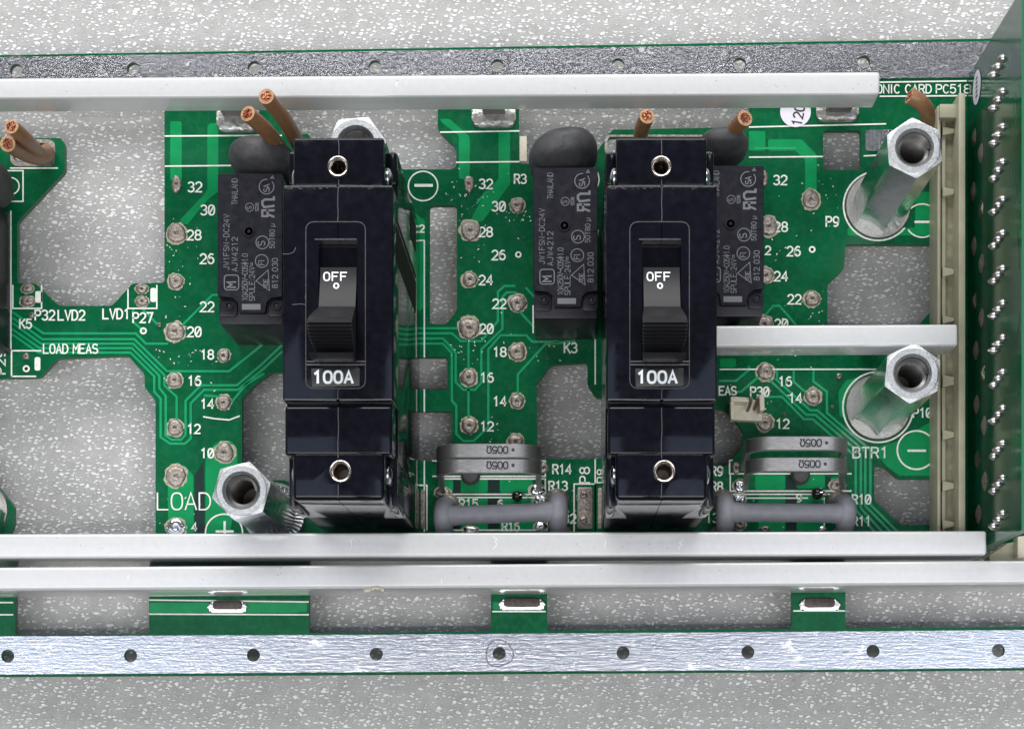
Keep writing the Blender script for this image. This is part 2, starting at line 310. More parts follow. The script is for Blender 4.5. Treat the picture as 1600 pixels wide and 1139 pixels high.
# ------------------------------------------------------------------ single-stroke lettering (grid 4 x 6)
def arc(cx, cy, rx, ry, a0, a1, n=8):
    return [(cx + rx * math.cos(math.radians(a0 + (a1 - a0) * i / n)), cy + ry * math.sin(math.radians(a0 + (a1 - a0) * i / n))) for i in range(n + 1)]
O_ = [(2 + 2 * math.copysign(abs(math.cos(t)) ** .75, math.cos(t)), 3 + 3 * math.copysign(abs(math.sin(t)) ** .8, math.sin(t))) for t in [2 * PI * i / 20 for i in range(21)]]
G = {
 '0': [O_], 'Z': [[(0, 6), (4, 6), (0, 0), (4, 0)]], 'O': [O_], '1': [[(0.8, 4.8), (2.2, 6), (2.2, 0)]],
 '2': [arc(2, 4.2, 2, 1.8, 160, -30) + [(0, 0), (4, 0)]],
 '3': [arc(1.9, 4.5, 1.9, 1.5, 150, -80) + arc(1.9, 1.6, 2.1, 1.6, 80, -150)[1:]],
 '4': [[(3, 0), (3, 6), (0, 1.8), (4, 1.8)]],
 '5': [[(3.8, 6), (0.5, 6), (0.3, 3.3)] + arc(1.9, 2, 2.1, 2, 110, -150)],
 '6': [[(3.4, 5.7), (1.8, 6), (0.5, 4.6), (0.05, 2.4)] + arc(2, 1.9, 1.95, 1.9, 180, -180, 14)],
 '7': [[(0, 6), (4, 6), (1.5, 0)]],
 '8': [arc(2, 4.55, 1.75, 1.45, -90, 270, 14), arc(2, 1.6, 2, 1.6, 90, 450, 14)],
 '9': [arc(2, 4.1, 1.95, 1.9, 0, 360, 14) + [(3.9, 3.2), (3.2, 0.8), (1.8, 0), (0.6, 0.3)]],
 'A': [[(0, 0), (2, 6), (4, 0)], [(0.8, 2), (3.2, 2)]],
 'B': [[(0, 3.2), (2.4, 3.2)] + arc(2.4, 4.6, 1.4, 1.4, -90, 90) + [(0, 6), (0, 0), (2.4, 0)] + arc(2.4, 1.6, 1.6, 1.6, -90, 90)],
 'C': [arc(2.1, 3, 2.1, 3, 45, 315, 12)], 'D': [[(0, 0), (0, 6), (1.8, 6)] + arc(1.8, 3, 2.2, 3, 90, -90, 10) + [(0, 0)]],
 'E': [[(4, 6), (0, 6), (0, 0), (4, 0)], [(0, 3.1), (3, 3.1)]], 'F': [[(4, 6), (0, 6), (0, 0)], [(0, 3.1), (3.2, 3.1)]],
 'H': [[(0, 0), (0, 6)], [(4, 0), (4, 6)], [(0, 3), (4, 3)]], 'I': [[(2, 0), (2, 6)]], 'J': [[(3.4, 6), (3.4, 1.5)] + arc(1.8, 1.5, 1.6, 1.5, 0, -170)],
 'K': [[(0, 0), (0, 6)], [(4, 6), (0, 2.4)], [(1.4, 3.6), (4, 0)]], 'L': [[(0, 6), (0, 0), (3.8, 0)]],
 'M': [[(0, 0), (0, 6), (2, 2.6), (4, 6), (4, 0)]], 'N': [[(0, 0), (0, 6), (4, 0), (4, 6)]],
 'P': [[(0, 0), (0, 6), (2.4, 6)] + arc(2.4, 4.4, 1.6, 1.6, 90, -90) + [(0, 2.8)]],
 'R': [[(0, 0), (0, 6), (2.4, 6)] + arc(2.4, 4.5, 1.5, 1.5, 90, -90) + [(0, 3)], [(2.2, 3), (4, 0)]],
 'S': [arc(2, 4.5, 1.9, 1.5, 30, 250) + arc(2, 1.55, 2, 1.55, 70, -150)[0:]],
 'T': [[(0, 6), (4, 6)], [(2, 6), (2, 0)]], 'U': [[(0, 6), (0, 1.8)] + arc(2, 1.8, 2, 1.8, 180, 360) + [(4, 6)]],
 'V': [[(0, 6), (2, 0), (4, 6)]], 'W': [[(0, 6), (1, 0), (2, 4.5), (3, 0), (4, 6)]], 'Y': [[(0, 6), (2, 3), (4, 6)], [(2, 3), (2, 0)]],
 '-': [[(0.6, 3), (3.4, 3)]], '+': [[(0, 3), (4, 3)], [(2, 1), (2, 5)]], '.': [[(1.8, 0), (2.2, 0.3)]], ':': [[(1.8, 0.8), (2.2, 1.1)], [(1.8, 3.8), (2.2, 4.1)]],
 '~': [[(0, 2.6), (1, 3.6), (2, 3), (3, 2.4), (4, 3.4)]], '=': [[(0, 4), (4, 4)], [(0, 2.4), (1, 2.4)], [(1.6, 2.4), (2.4, 2.4)], [(3, 2.4), (4, 2.4)]],
 'o': [arc(2, 1.9, 1.9, 1.9, 0, 360, 12)], 'u': [[(0, 4), (0, -1.6)], [(0, 1)] + arc(1.8, 1.4, 1.8, 1.4, 180, 340) + [(3.6, 4)], ], 'd': [[(4, 6), (4, 0)], arc(2, 1.9, 1.9, 1.9, 0, 360, 12)],
 'w': [[(0, 0), (1.2, 0), (1.2, 2)] + arc(2, 2, .8, 1.6, 180, 0, 5) + [(2.8, 0), (4, 0)]],
 'W_': [], 'Q': [[(0, 0), (1.2, 0), (1.0, 1.2)] + arc(2, 3.6, 2, 2.4, 230, -50, 12) + [(2.8, 0), (4, 0)]],   # Q = ohm sign
 'X': [arc(2, 3, 1.6, 1.6, 0, 360, 10), [(2, -1), (2, 7)]],                                                 # X = phi
 '*': [arc(2, 3, .9, .9, 0, 360, 8)],
}
def bm_text(bm, s, x, y, h, z, rot=0.0, lw=None, wr=0.66, gap=0.28, slash=False, zf=None, flipx=False):
    """x, y: px of the left end of the baseline on the surface at z; h: px height; rot degrees counter-clockwise"""
    lw = lw or h * 0.14; u = h / 6.0; wx = u * wr * 1.5; c, sn = math.cos(math.radians(rot)), math.sin(math.radians(rot)); cur = 0; k = 0
    for ch in s:
        if ch == ' ': cur += h * 0.45; continue
        st = list(G.get(ch, []))
        if ch == '0' and slash: st.append([(0.7, 1), (3.3, 5)])
        narrow = ch in 'I.:*'
        for g in st:
            pts = []
            for gx, gy in g:
                if narrow: gx = gx - 1.2
                lx, ly = cur + gx * wx, gy * u
                pts.append((x + lx * c + ly * -sn, y - (lx * sn + ly * c)))
            k += 1; cl = len(pts) > 4 and abs(pts[0][0] - pts[-1][0]) + abs(pts[0][1] - pts[-1][1]) < .01
            if cl: pts = pts[:-1]
            zz = z + 0.0008 * (k % 4)
            if zf: bm_ribbon(bm, [tuple(P(a, b, zf(a, b))[:2]) for a, b in pts], S(lw, z), lambda X, Y, q=0.0008 * (k % 4): zf_world(zf, X, Y) + q, 0, cl)
            else: bm_ribbon(bm, pxy(pts, z), S(lw, z), zz, 0, cl)
        cur += (wx * 1.8 if narrow else wx * 4) + h * gap
def zf_world(zf, X, Y):
    z = 5.4
    for _ in range(3):
        s = (H - z) / F; z = zf(NX + X / s, NY - Y / s)
    return z
def text(s, x, y, h, parent, z=0.012, m='silk', rot=0, name='printed_lettering', **k):
    bm = bmesh.new(); bm_text(bm, s, x, y, h, z, rot, **k)
    me = bpy.data.meshes.new(name); bm.to_mesh(me); bm.free()
    return link(name, me, M[m], parent, False)

# ================================================================== SETTING: the foam sheet
ZF = -0.95
bm = bmesh.new()
nx, ny = 60, 50
vs = [[bm.verts.new((-26 + 52 * i / nx, -14 + 44 * j / ny, ZF + 0.03 * math.sin(i * .7) * math.cos(j * .5))) for j in range(ny + 1)] for i in range(nx + 1)]
for i in range(nx):
    for j in range(ny): bm.faces.new((vs[i][j], vs[i + 1][j], vs[i + 1][j + 1], vs[i][j + 1]))
fs = fin(bm, 'foam_sheet', M['foam']); fs['kind'] = 'structure'

# ================================================================== THE BOARD
board = empty('circuit_board', P(750, 560, 0), 'large green printed circuit board with cut-out windows, white lettering and tinned edge bands', 'circuit board')
TOPH = [(25, 110), (208, 107.5), (397, 105.5), (586, 104), (777, 102.5), (966, 101), (1156, 100), (1350, 97)]
LOWH = [(-180, 1025), (12, 1024.5), (204, 1024), (396, 1023), (588, 1021.5), (780, 1020.5), (973.5, 1019.5), (1168.5, 1018.5), (1364, 1017), (1560, 1016), (1756, 1015)]
CUTS = [
 rounded([(-120, 125), (257, 125), (257, 442), (207, 443), (175, 478), (92, 478), (55, 443), (27, 443), (27, 347), (101, 268), (101, 226), (95, 216), (-120, 216)], 4, 2),
 rounded([(20, 224), (82, 222), (82, 254), (20, 256)], 12),
 rounded([(-60, 592), (62, 590), (90, 560), (200, 556), (226, 585), (226, 606), (243, 625), (243, 845), (10, 845), (21, 822), (22, 792), (0, 763), (-30, 745), (-60, 735)], 4, 2),
 rounded([(378, 622), (400, 600), (425, 582), (600, 582), (600, 790), (492, 800), (485, 785), (470, 762), (445, 750), (420, 750), (400, 757), (378, 762)], 4, 2),
 rounded([(440, 125), (684, 125), (684, 203), (713, 232), (713, 260), (707, 265), (484, 265), (484, 210), (440, 210)], 4, 2),
 rounded([(811, 125), (1171, 125), (1171, 199), (957, 203), (932, 238), (920, 256), (811, 256)], 4, 2),
 rounded([(671, 321), (714, 321), (714, 485), (697, 507), (671, 507)], 6, 3),
 rounded(rect(632, 558, 699, 609), 5, 3), rounded(rect(632, 643, 706, 720), 5, 3),
 rounded([(838, 600), (862, 570), (918, 567), (918, 602), (932, 622), (955, 622), (955, 717), (840, 717)], 5, 3),
 rounded(rect(1286, 204, 1345, 266), 6, 3),
 rounded([(1321, 382), (1458, 382), (1460, 480), (1436, 507), (1436, 530), (1293, 530), (1293, 445), (1319, 420)], 5, 3),
 rounded([(1366, 727), (1382, 729), (1403, 748), (1455, 748), (1472, 766), (1472, 820), (1408, 820), (1366, 782)], 5, 3),
 rounded([(1085, 640), (1128, 638), (1150, 658), (1161, 675), (1160, 700), (1148, 712), (1136, 728), (1085, 728)], 5, 3),
 rounded(rect(949, 214, 1124, 240), 8),
 rounded([(24, 862), (233, 860), (233, 990), (24, 992)], 4, 3),
 rounded([(483, 858), (767, 856), (767, 986), (483, 988.5)], 4, 3),
 rounded([(855, 855), (1237, 852), (1237, 982), (855, 985)], 4, 3),
 rounded([(1321, 850), (1690, 846), (1690, 978), (1321, 981)], 4, 3),
]
outer = [(-140, 89), (1540, 61), (1700, 58), (1700, 1046), (1200, 1050), (600, 1054), (-140, 1058)]
holes_top = [circ(x, y, 10, 20) for x, y in TOPH]; holes_low = [circ(x, y, 10.3, 20) for x, y in LOWH[1:-1]]
VIAS = [(224, 517, 2.6), (41, 576, 2.6), (1269, 390, 2.4), (810, 398, 2.2)]
sheet('board_panel', outer, CUTS + holes_top + holes_low + [circ(x, y, r, 10) for x, y, r in VIAS], -0.16, 0.0, M['mask'], board, M['fibre'])
sheet('tinned_band', [(-140, 92), (1540, 65), (1700, 62), (1700, 119), (1375, 123), (-140, 132)], holes_top, 0.0015, 0.018, M['tin_top'], board)
sheet('tinned_band', [(-140, 994.5), (600, 991), (1200, 987), (1700, 983), (1700, 1042), (1200, 1046.5), (600, 1049.5), (-140, 1054)], [circ(x, y, 10.3, 20) for x, y in LOWH[1:-1]], 0.0015, 0.018, M['tin_low'], board)
# little raised soldered rings round some holes of the bands
for x, y, r in [(25, 108, 20), (777, 100, 19), (780, 1020.5, 21), (1156, 101, 22), (1350, 97, 19), (1560, 1016, 22)]:
    ring = [(x + (r + 1.2 * math.sin(3 * a + x)) * math.cos(a), y + (r + 1.2 * math.sin(3 * a + x)) * math.sin(a)) for a in [2 * PI * i / 44 for i in range(44)]]
    ribbon('solder_ring', ring, 2.2, 0.026, M['shiny'], board, 0.01, True)
# ---- copper pours under the mask (paler green areas)
def pour(pts, z=0.004, r=3): return prism('copper_pour', rounded(pts, r, 2), 0.0008, z, M['mask_copper'], board, smooth=False)
POURS = [
 rect(266, 190, 284, 283), [(324, 198), (328, 193), (341, 193), (341, 300), (325, 312), (292, 352), (280, 345), (318, 305), (324, 296)],
 [(262, 736), (270, 727), (288, 727), (302, 742), (303, 832), (263, 832)], [(321, 718), (334, 695), (345, 688), (362, 689), (371, 702), (371, 740), (360, 832), (321, 832)],
 [(687, 186), (702, 186), (734, 214), (734, 280), (717, 280), (717, 212), (690, 192)],
 [(779, 206), (797, 206), (797, 288), (755, 345), (740, 350), (737, 340), (758, 302), (779, 280)],
 [(1200, 218), (1252, 218), (1276, 242), (1276, 300), (1258, 300), (1258, 250), (1243, 236), (1200, 236)],
 [(645, 330), (664, 345), (664, 478), (652, 490), (640, 488)],
 [(1324, 356), (1324, 368), (1470, 368), (1470, 300), (1430, 300), (1430, 356)],
 [(1310, 612), (1322, 594), (1340, 590), (1340, 660), (1312, 650)],
 [(1360, 702), (1372, 712), (1385, 728), (1405, 743), (1458, 743), (1470, 755), (1470, 650), (1400, 690)],
 rect(684, 750, 708, 768), rect(720, 748, 762, 769), rect(781, 748, 832, 769),
 rect(686, 777, 706, 828), rect(720, 777, 762, 829), rect(781, 777, 848, 829),
 rect(1180, 742, 1227, 765), rect(1245, 742, 1289, 763), rect(1298, 745, 1312, 763), rect(1185, 774, 1227, 829), rect(1245, 774, 1289, 829),
 [(234, 941), (480, 941), (480, 955), (460, 957), (234, 957)], rect(1125, 560, 1150, 574),
 rect(770, 940, 850, 952), rect(1170, 205, 1196, 236),
]
for p in POURS: pour(p)
for p in (rect(708, 743, 719.5, 771), rect(762.5, 743, 780.5, 771), rect(706.5, 777, 719.5, 829), rect(762.5, 777, 780.5, 829), rect(1227.5, 742, 1244.5, 764), rect(1227.5, 774, 1244.5, 829), rect(1289.5, 745, 1297.5, 763), [(304, 742), (318, 720), (320, 832), (304, 832)]):
    prism('bare_mask', p, 0.0006, 0.003, M['bare'], board, smooth=False)
# ---- thin traces
T = [
 [(20, 488), (68, 521), (212, 521), (228, 537), (262, 537)], [(20, 497), (66, 530), (210, 530), (261, 580), (358, 580), (402, 545), (440, 512)],
 [(20, 505), (64, 537), (208, 537), (257, 586), (257, 602), (276, 620), (276, 656)],
 [(20, 515), (62, 544), (206, 544), (249, 587), (249, 606), (259, 619), (259, 680), (268, 687), (283, 687), (290, 679), (290, 626), (314, 602), (370, 602), (408, 570), (440, 540)],
 [(20, 523), (60, 551), (204, 551), (241, 588), (241, 612), (251, 623), (251, 683), (266, 693), (289, 693), (298, 685), (298, 630), (319, 609), (372, 609), (412, 576), (440, 550)],
 [(285, 508), (332, 461), (342, 461)], [(208, 484), (208, 503), (224, 517)], [(222, 482), (247, 508)],
 [(362, 628), (385, 600), (412, 584)], [(350, 620), (320, 618)],
 [(610, 513), (713, 513)], [(610, 521), (706, 521), (720, 533), (752, 533), (778, 502), (778, 456), (788, 447), (804, 447)],
 [(610, 529), (692, 529), (707, 545), (712, 552), (712, 597), (724, 609), (742, 609), (752, 598), (752, 546), (785, 514), (785, 464), (792, 457), (806, 457)],
 [(610, 537), (692, 537), (706, 552), (706, 626), (713, 634), (713, 678), (724, 689), (740, 689), (763, 667), (763, 546), (782, 524), (822, 524), (832, 534), (872, 534)],
 [(732, 533), (732, 660)], [(618, 545), (618, 610)], [(812, 487), (834, 511)], [(822, 450), (834, 463)], [(700, 447), (700, 447.5)],
 [(898, 533), (852, 538), (809, 585), (809, 622)],
 [(1196, 492), (1208, 478), (1218, 478), (1243, 507)],
 [(1190, 620), (1222, 620), (1256, 655), (1270, 655), (1337, 713), (1337, 796), (1366, 830)], [(1203, 594), (1260, 648), (1274, 648), (1345, 709), (1345, 794), (1378, 830)],
 [(1212, 592), (1266, 641), (1277, 641), (1352, 706), (1352, 790), (1391, 830)], [(1240, 580), (1240, 596), (1262, 616)],
 [(1271, 580), (1271, 596), (1292, 612), (1292, 645), (1360, 703), (1360, 788), (1402, 830)],
 [(1125, 595), (1150, 595), (1170, 578), (1170, 572)], [(1140, 612), (1158, 612), (1186, 588)], [(1214, 578), (1214, 590)],
 [(1180, 232), (1243, 232)], [(760, 300), (745, 318)],
]
for t in T:
    if len(t) > 1 and abs(t[0][0] - t[-1][0]) + abs(t[0][1] - t[-1][1]) > 2: ribbon('copper_trace', t, 3.6, 0.009, M['trace'], board, 0.008)
# ---- plated slots
def ringplate(name, outer_, inner_, m=M['solder'], z=0.014): return sheet(name, outer_, [inner_], 0.001, z, m, board)
for a, d in (((338, 160, 405, 206), (352, 150, 396, 184)), ((737, 160, 806, 199), (755, 150, 788, 181)), ((1275, 155, 1342, 190), (1291, 146, 1329, 176))):
    prism('slot_solder', rounded(rect(*a), 12, 4), 0.001, 0.075, M['slot'], board, 0.055, seg=3)
ringplate('slot_plating', rounded(rect(945, 211, 1128, 243), 9), rounded(rect(949, 214, 1124, 240), 8))
ringplate('slot_plating', rounded(rect(16, 218, 86, 260), 13), rounded(rect(20, 224, 82, 254), 12))
for a in [(324, 940, 386, 957), (779, 936, 852, 953), (1249, 936, 1313, 954)]:
    prism('solder_joint', rounded(rect(*a), 8, 4), 0.001, 0.08, M['shiny'], board, 0.04)
    prism('tab_end', rounded(rect(a[0] + 8, a[1] - 2, a[2] - 8, a[3] - 5), 6, 3), 0.05, 0.11, M['dark_metal'], board, 0.02)
prism('tinned_patch', rounded(rect(1352, 203, 1400, 236), 6), 0.001, 0.016, M['tin_top'], board)
prism('cream_patch', rect(812, 213, 823, 252), 0.001, 0.012, M['ivory'], board)
# ---- solder joints: irregular dome with a dimple and a pale residue ring
def pad(x, y, r, ry=None, shiny=False):
    ry = ry or r; n = 22; bm = bmesh.new(); c = P(x, y)
    ph = random.uniform(0, 6); jit = [1 + 0.07 * math.sin(3 * t + ph) + random.uniform(-.06, .06) for t in [2 * PI * i / n for i in range(n)]]
    prof = [(1.0, 0.002), (0.97, 0.022), (0.84, 0.040), (0.60, 0.05), (0.34, 0.058), (0.16, 0.035), (0.06, 0.004)]
    rings = []
    for q, z in prof:
        rings.append([bm.verts.new((c.x + S(r) * q * (jit[i] if q > .8 else 1) * math.cos(2 * PI * i / n), c.y + S(ry) * q * (jit[i] if q > .8 else 1) * math.sin(2 * PI * i / n), z + random.uniform(-.006, .006) * (q < .9))) for i in range(n)])
    for i in range(len(rings) - 1):
        for j in range(n): bm.faces.new((rings[i][j], rings[i][(j + 1) % n], rings[i + 1][(j + 1) % n], rings[i + 1][j]))
    bm.faces.new(rings[-1])
    fin(bm, 'solder_joint', M['shiny' if shiny else 'solder'], board, True, 60)
    if r > 8:   # flux residue: ragged skirt
        bm = bmesh.new(); n = 26; a = []; b = []
        for i in range(n):
            t = 2 * PI * i / n; q0 = 0.95; q1 = 1.12 + random.uniform(-.07, .16) + 0.1 * max(0, math.sin(t - ph))
            a.append(bm.verts.new((c.x + S(r) * q0 * math.cos(t), c.y + S(ry) * q0 * math.sin(t), 0.0095))); b.append(bm.verts.new((c.x + S(r) * q1 * math.cos(t), c.y + S(ry) * q1 * math.sin(t), 0.0065)))
        for i in range(n): bm.faces.new((a[i], b[i], b[(i + 1) % n], a[(i + 1) % n]))
        fin(bm, 'flux_residue', M['flux'], board, False)
for a in [(276, 288, 8, 14), (276, 365, 15), (275, 440, 11.5), (274, 518, 14.5), (350, 556, 9.5), (273, 594, 11.5), (350, 629, 11), (274, 668, 12.5), (351, 707, 15), (275, 744, 16), (275, 824, 15, 14, True),
          (733, 288, 8, 14), (808, 322, 11), (735, 361, 15), (734, 437, 11.5), (809, 474, 13), (733, 513, 16), (808, 550, 13), (732, 590, 12.5), (808, 627, 11), (733, 665, 12.5), (806, 691, 12),
          (1192, 279, 8, 13), (1267, 312, 13, 15), (1200, 354, 15), (1196, 431, 12), (1269, 467, 12), (1194, 507, 13), (1196, 581, 13), (1270, 620, 12), (1195, 661, 12.5),
          (43, 451, 9.5, 7), (43, 471, 11, 8), (222, 452, 9.5, 7), (222, 471, 10, 8), (41, 557, 6), (249, 508, 4), (50, 493, 5), (912, 773, 7), (912, 813, 7),
          (1155, 780, 10, 8, True), (1156, 819, 9, 8), (1309, 758, 12, 9), (845, 783, 12, 10, True), (845, 822, 10, 7, True), (692, 769, 12, 8), (840, 766, 12, 9, True), (850, 731, 8, 9),
          (1150, 731, 7, 10), (1156, 760, 10, 10, True), (1285, 826, 7, 5, True), (1195, 826, 8, 5), (735, 828, 12, 6, True), (1225, 648, 3), (1300, 636, 3), (1311, 588, 5)]:
    pad(*a)
# specks of solder and lint round the joints: too many and too small to count
bm = bmesh.new()
for _ in range(420):
    cx, cy = random.choice([(733, 310), (735, 335), (734, 400), (808, 340), (733, 550), (275, 470), (275, 560), (275, 400), (800, 700), (1200, 380), (1269, 490), (1285, 300), (1180, 640), (1310, 770), (1150, 800), (860, 560), (640, 660), (880, 800), (520, 230), (270, 820), (1260, 540)])
    x, y = random.gauss(cx, 26), random.gauss(cy, 22)
    if any(x > min(p[0] for p in c) - 3 and x < max(p[0] for p in c) + 3 and y > min(p[1] for p in c) - 3 and y < max(p[1] for p in c) + 3 for c in CUTS): continue
    s = random.uniform(.5, 1.7); a = random.uniform(0, 6); v = [bm.verts.new(P(x + s * q * math.cos(a + k * 1.57), y + s * q * math.sin(a + k * 1.57), 0.016)) for k, q in enumerate((1.5, .6, 1.3, .5))]
    bm.faces.new(v)
o = fin(bm, 'solder_specks', M['silk'], board, False); o['kind'] = 'stuff'
# hollow plated vias
for x, y, r in VIAS: ribbon('via_ring', circ(x, y, r + 1.6, 14), 2.6, 0.012, M['silk'], board, 0, True)
# ---- white printed lines
def line(pts, wd=2.2, closed=False, z=0.0115): return ribbon('printed_line', pts, wd, z, M['silk'], board, 0, closed)
for l in [[(258, 213), (440, 212)], [(258, 260), (362, 259)], [(16, 263), (90, 263)], [(17, 330), (17, 545)], [(0, 267), (36, 267), (36, 315), (0, 315)],
          [(20, 446), (20, 482), (65, 482), (65, 446)], [(200, 452), (200, 482), (245, 482), (245, 446)], [(18, 588), (18, 548), (64, 548)], [(18, 588), (56, 588)],
          [(688, 207), (811, 205)], [(713, 254), (811, 253)], [(1171, 199), (1384, 194)], [(1171, 246), (1285, 245)], [(1350, 244), (1372, 243)],
          [(653, 376), (663, 376), (663, 558)], [(663, 609), (663, 643)], [(663, 720), (663, 830)], [(930, 530), (930, 600)], [(840, 478), (833, 478), (833, 520)], [(935, 360), (930, 380), (930, 470)],
          [(1125, 577), (1370, 577)], [(1375, 129), (1510, 127)], [(1375, 151), (1510, 150)],
          [(676, 720), (852, 720), (852, 744), (676, 744)], [(690, 772), (852, 772)], [(690, 748), (852, 748), (852, 772)], [(707, 777), (855, 777), (855, 828), (707, 828), (707, 777)],
          [(897, 830), (897, 756), (930, 756), (930, 830)], [(930, 718), (930, 830)], [(656, 758), (667, 758), (667, 828)],
          [(1144, 719), (1140, 719), (1140, 740), (1330, 740)], [(1141, 742), (1141, 767), (1330, 767)], [(1141, 772), (1296, 772)], [(1141, 824), (1141, 778), (1262, 778)], [(1288, 778), (1288, 829)],
          [(234, 937), (482, 940)], [(234, 959), (482, 960)], [(0, 941), (20, 941)], [(0, 960), (20, 960)], [(770, 955), (852, 955)], [(1240, 954), (1320, 954)], [(1080, 826), (1108, 796)],
          [(318, 651), (335, 654), (358, 656), (374, 650)]]:
    line(l)
line(circ(661, 291, 23, 36), closed=True)
line([(1372 + 54 * math.cos(a), 322 + 54 * math.sin(a)) for a in [math.radians(d) for d in range(40, 360, 8)]], 2.6)
line([(1441 + 26 * math.cos(a), 345 + 26 * math.sin(a)) for a in [math.radians(d) for d in range(-150, 150, 8)]], 2.2)
line(circ(1372, 636, 55, 48), 2.6, True); line(circ(1432, 703, 30, 40), 2.6, True); line(circ(350, 832, 29, 40), 2.4, True)
line(circ(17, 291, 13, 24), 2.0, True); line(circ(910, 281, 26, 30), 2.0, True)
line([(649, 290), (675, 290)], 4.5); line([(1430, 347), (1456, 347)], 3.6); line([(1419, 704), (1446, 704)], 3.6)
line([(338, 830), (364, 830)], 3.6, z=0.0105); line([(351, 815), (351, 845)], 3.6)
for a in [(55, 455, 66, 473), (235, 450, 244, 472), (54, 558, 63, 579)]: prism('printed_block', rounded(rect(*a), 3, 2), 0.001, 0.0115, M['silk'], board, smooth=False)
# ---- white printed lettering
for s, x, y, h in [('32', 294, 300, 15), ('30', 314, 336, 15), ('28', 293, 375, 15), ('26', 313, 412, 15), ('22', 313, 487, 15), ('20', 293, 526, 15), ('18', 314, 561, 14), ('16', 294, 602, 14), ('14', 314, 638, 14), ('12', 293, 677, 14), ('10', 314, 715, 14), ('4', 300, 829, 12),
                   ('32', 749, 295, 14.5), ('30', 769, 330, 14.5), ('28', 749, 370, 14.5), ('26', 769, 406, 14.5), ('24', 749, 445, 14.5), ('22', 770, 482, 14.5), ('20', 750, 521, 14.5), ('18', 771, 557, 14), ('16', 751, 597, 14), ('14', 771, 634, 14), ('12', 751, 673, 14),
                   ('32', 1209, 289, 14.5), ('28', 1210, 362, 14.5), ('26', 1230, 400, 14.5), ('24', 1210, 439, 14.5), ('22', 1231, 475, 14.5), ('20', 1211, 513, 14), ('16', 1217, 603, 14), ('14', 1233, 629, 14), ('12', 1213, 669, 14), ('2', 1196, 398, 13), ('2', 656, 363, 11),
                   ('P32', 55, 500, 15), ('LVD2', 91, 500, 15), ('LVD1', 161, 498, 15), ('P27', 208, 504, 15), ('K5', 31, 513, 14), ('R3', 804, 287, 14), ('K3', 882, 551, 15),
                   ('P9', 1291, 354, 15), ('P10', 1427, 652, 14), ('EAS', 1124, 617, 13), ('P30', 1173, 619, 14), ('R14', 864, 740, 14), ('R13', 858, 766, 14), ('32', 880, 817, 14), ('R15', 718, 794, 14), ('6', 778, 793, 12), ('R16', 785, 829, 13),
                   ('R9', 1111, 743, 14), ('R8', 1111, 767, 14), ('R10', 1332, 787, 14), ('R11', 1332, 821, 14), ('13', 1103, 816, 14), ('9', 1245, 784, 12)]:
    text(s, x, y, h, board, lw=2.5, slash=True, gap=.2 if s.isdigit() else .17, wr=.6 if s.isdigit() else .56)
text('LOAD', 246, 796, 26, board, lw=2.3, gap=0.18, wr=0.66)
text('LOAD MEAS', 68, 552, 14, board, lw=2.2, gap=0.17, wr=0.55)
text('BTR1', 1333, 715, 16, board, lw=2.4, gap=0.24)
text('ONIC', 1370, 146, 13, board, lw=2.0, gap=0.2, wr=0.62); text('CARD', 1415, 146, 13, board, lw=2.0, gap=0.2, wr=0.62); text('PC518', 1463, 146, 13, board, lw=2.0, gap=0.2, wr=0.64)
text('P29', 8, 584, 14, board, lw=2.3, rot=90); text('P8', 921, 754, 15, board, lw=2.3, rot=90); text('P8', 946, 754, 13, board, lw=2.0, rot=90)
prism('solder_area', rounded(rect(902, 761, 926, 826), 3, 2), 0.001, 0.03, M['solder'], board, 0.01)
prism('solder_area', rounded(rect(934, 762, 950, 826), 3, 2), 0.001, 0.03, M['solder'], board, 0.01)
prism('solder_area', rounded(rect(657, 765, 664, 826), 2, 2), 0.001, 0.02, M['solder'], board, 0.005)

# ================================================================== ALUMINIUM BARS
def bar(label, pts, z0, z1, tabs):
    cx = sum(p[0] for p in pts) / 4; cy = sum(p[1] for p in pts) / 4
    r = empty('metal_bar', P(cx, cy, z0), label, 'metal bar', 'pale metal bars across the board')
    bm = bmesh.new(); bm_prism(bm, pxy(pts, z1), z0, z1, 0.06, 5); fin(bm, 'rail', M['bar'], r)
    for x0, x1 in tabs:
        a = P(x0, 0)[0]; b = P(x1, 0)[0]; Y = sum(p[1] for p in pxy(pts, z1)) / 4
        # follow the slant of the bar
        q = pxy(pts, z1); t = ((a + b) / 2 - q[0][0]) / (q[1][0] - q[0][0]); Y = (q[0][1] + (q[1][1] - q[0][1]) * t + q[3][1] + (q[2][1] - q[3][1]) * t) / 2
        bm = bmesh.new(); bm_prism(bm, [(a, Y + .09), (b, Y + .09), (b, Y + .23), (a, Y + .23)], -0.2, z0 + 0.02, 0.0); fin(bm, 'tab', M['ink'], r)
    return r
bar('long pale bar just below the upper tinned band, ending short of the round paper sticker', [(-60, 122.5), (1375, 112), (1375, 147.5), (-60, 154.5)], 1.22, 1.95, [(350, 390), (755, 789), (1290, 1328)])
bar('short pale bar to the right of the second breaker, reaching the beige connector', [(1100, 508.5), (1497, 506), (1497, 541), (1100, 543)], 1.25, 2.0, [(1130, 1150), (1340, 1370)])
bar('long pale bar in front of both breakers, upper one of the close pair', [(-60, 834), (1542, 829), (1542, 867), (-60, 872)], 0.15, 2.0, [(300, 350), (1270, 1320)])
bar('long pale bar with a chipped lower edge, lower one of the close pair', [(-60, 886.5), (1640, 875), (1640, 911.5), (-60, 922)], 0.35, 2.2, [(334, 376), (790, 842), (1262, 1302)])
b4 = [o for o in C.objects if o.name.startswith('metal_bar')][-1]
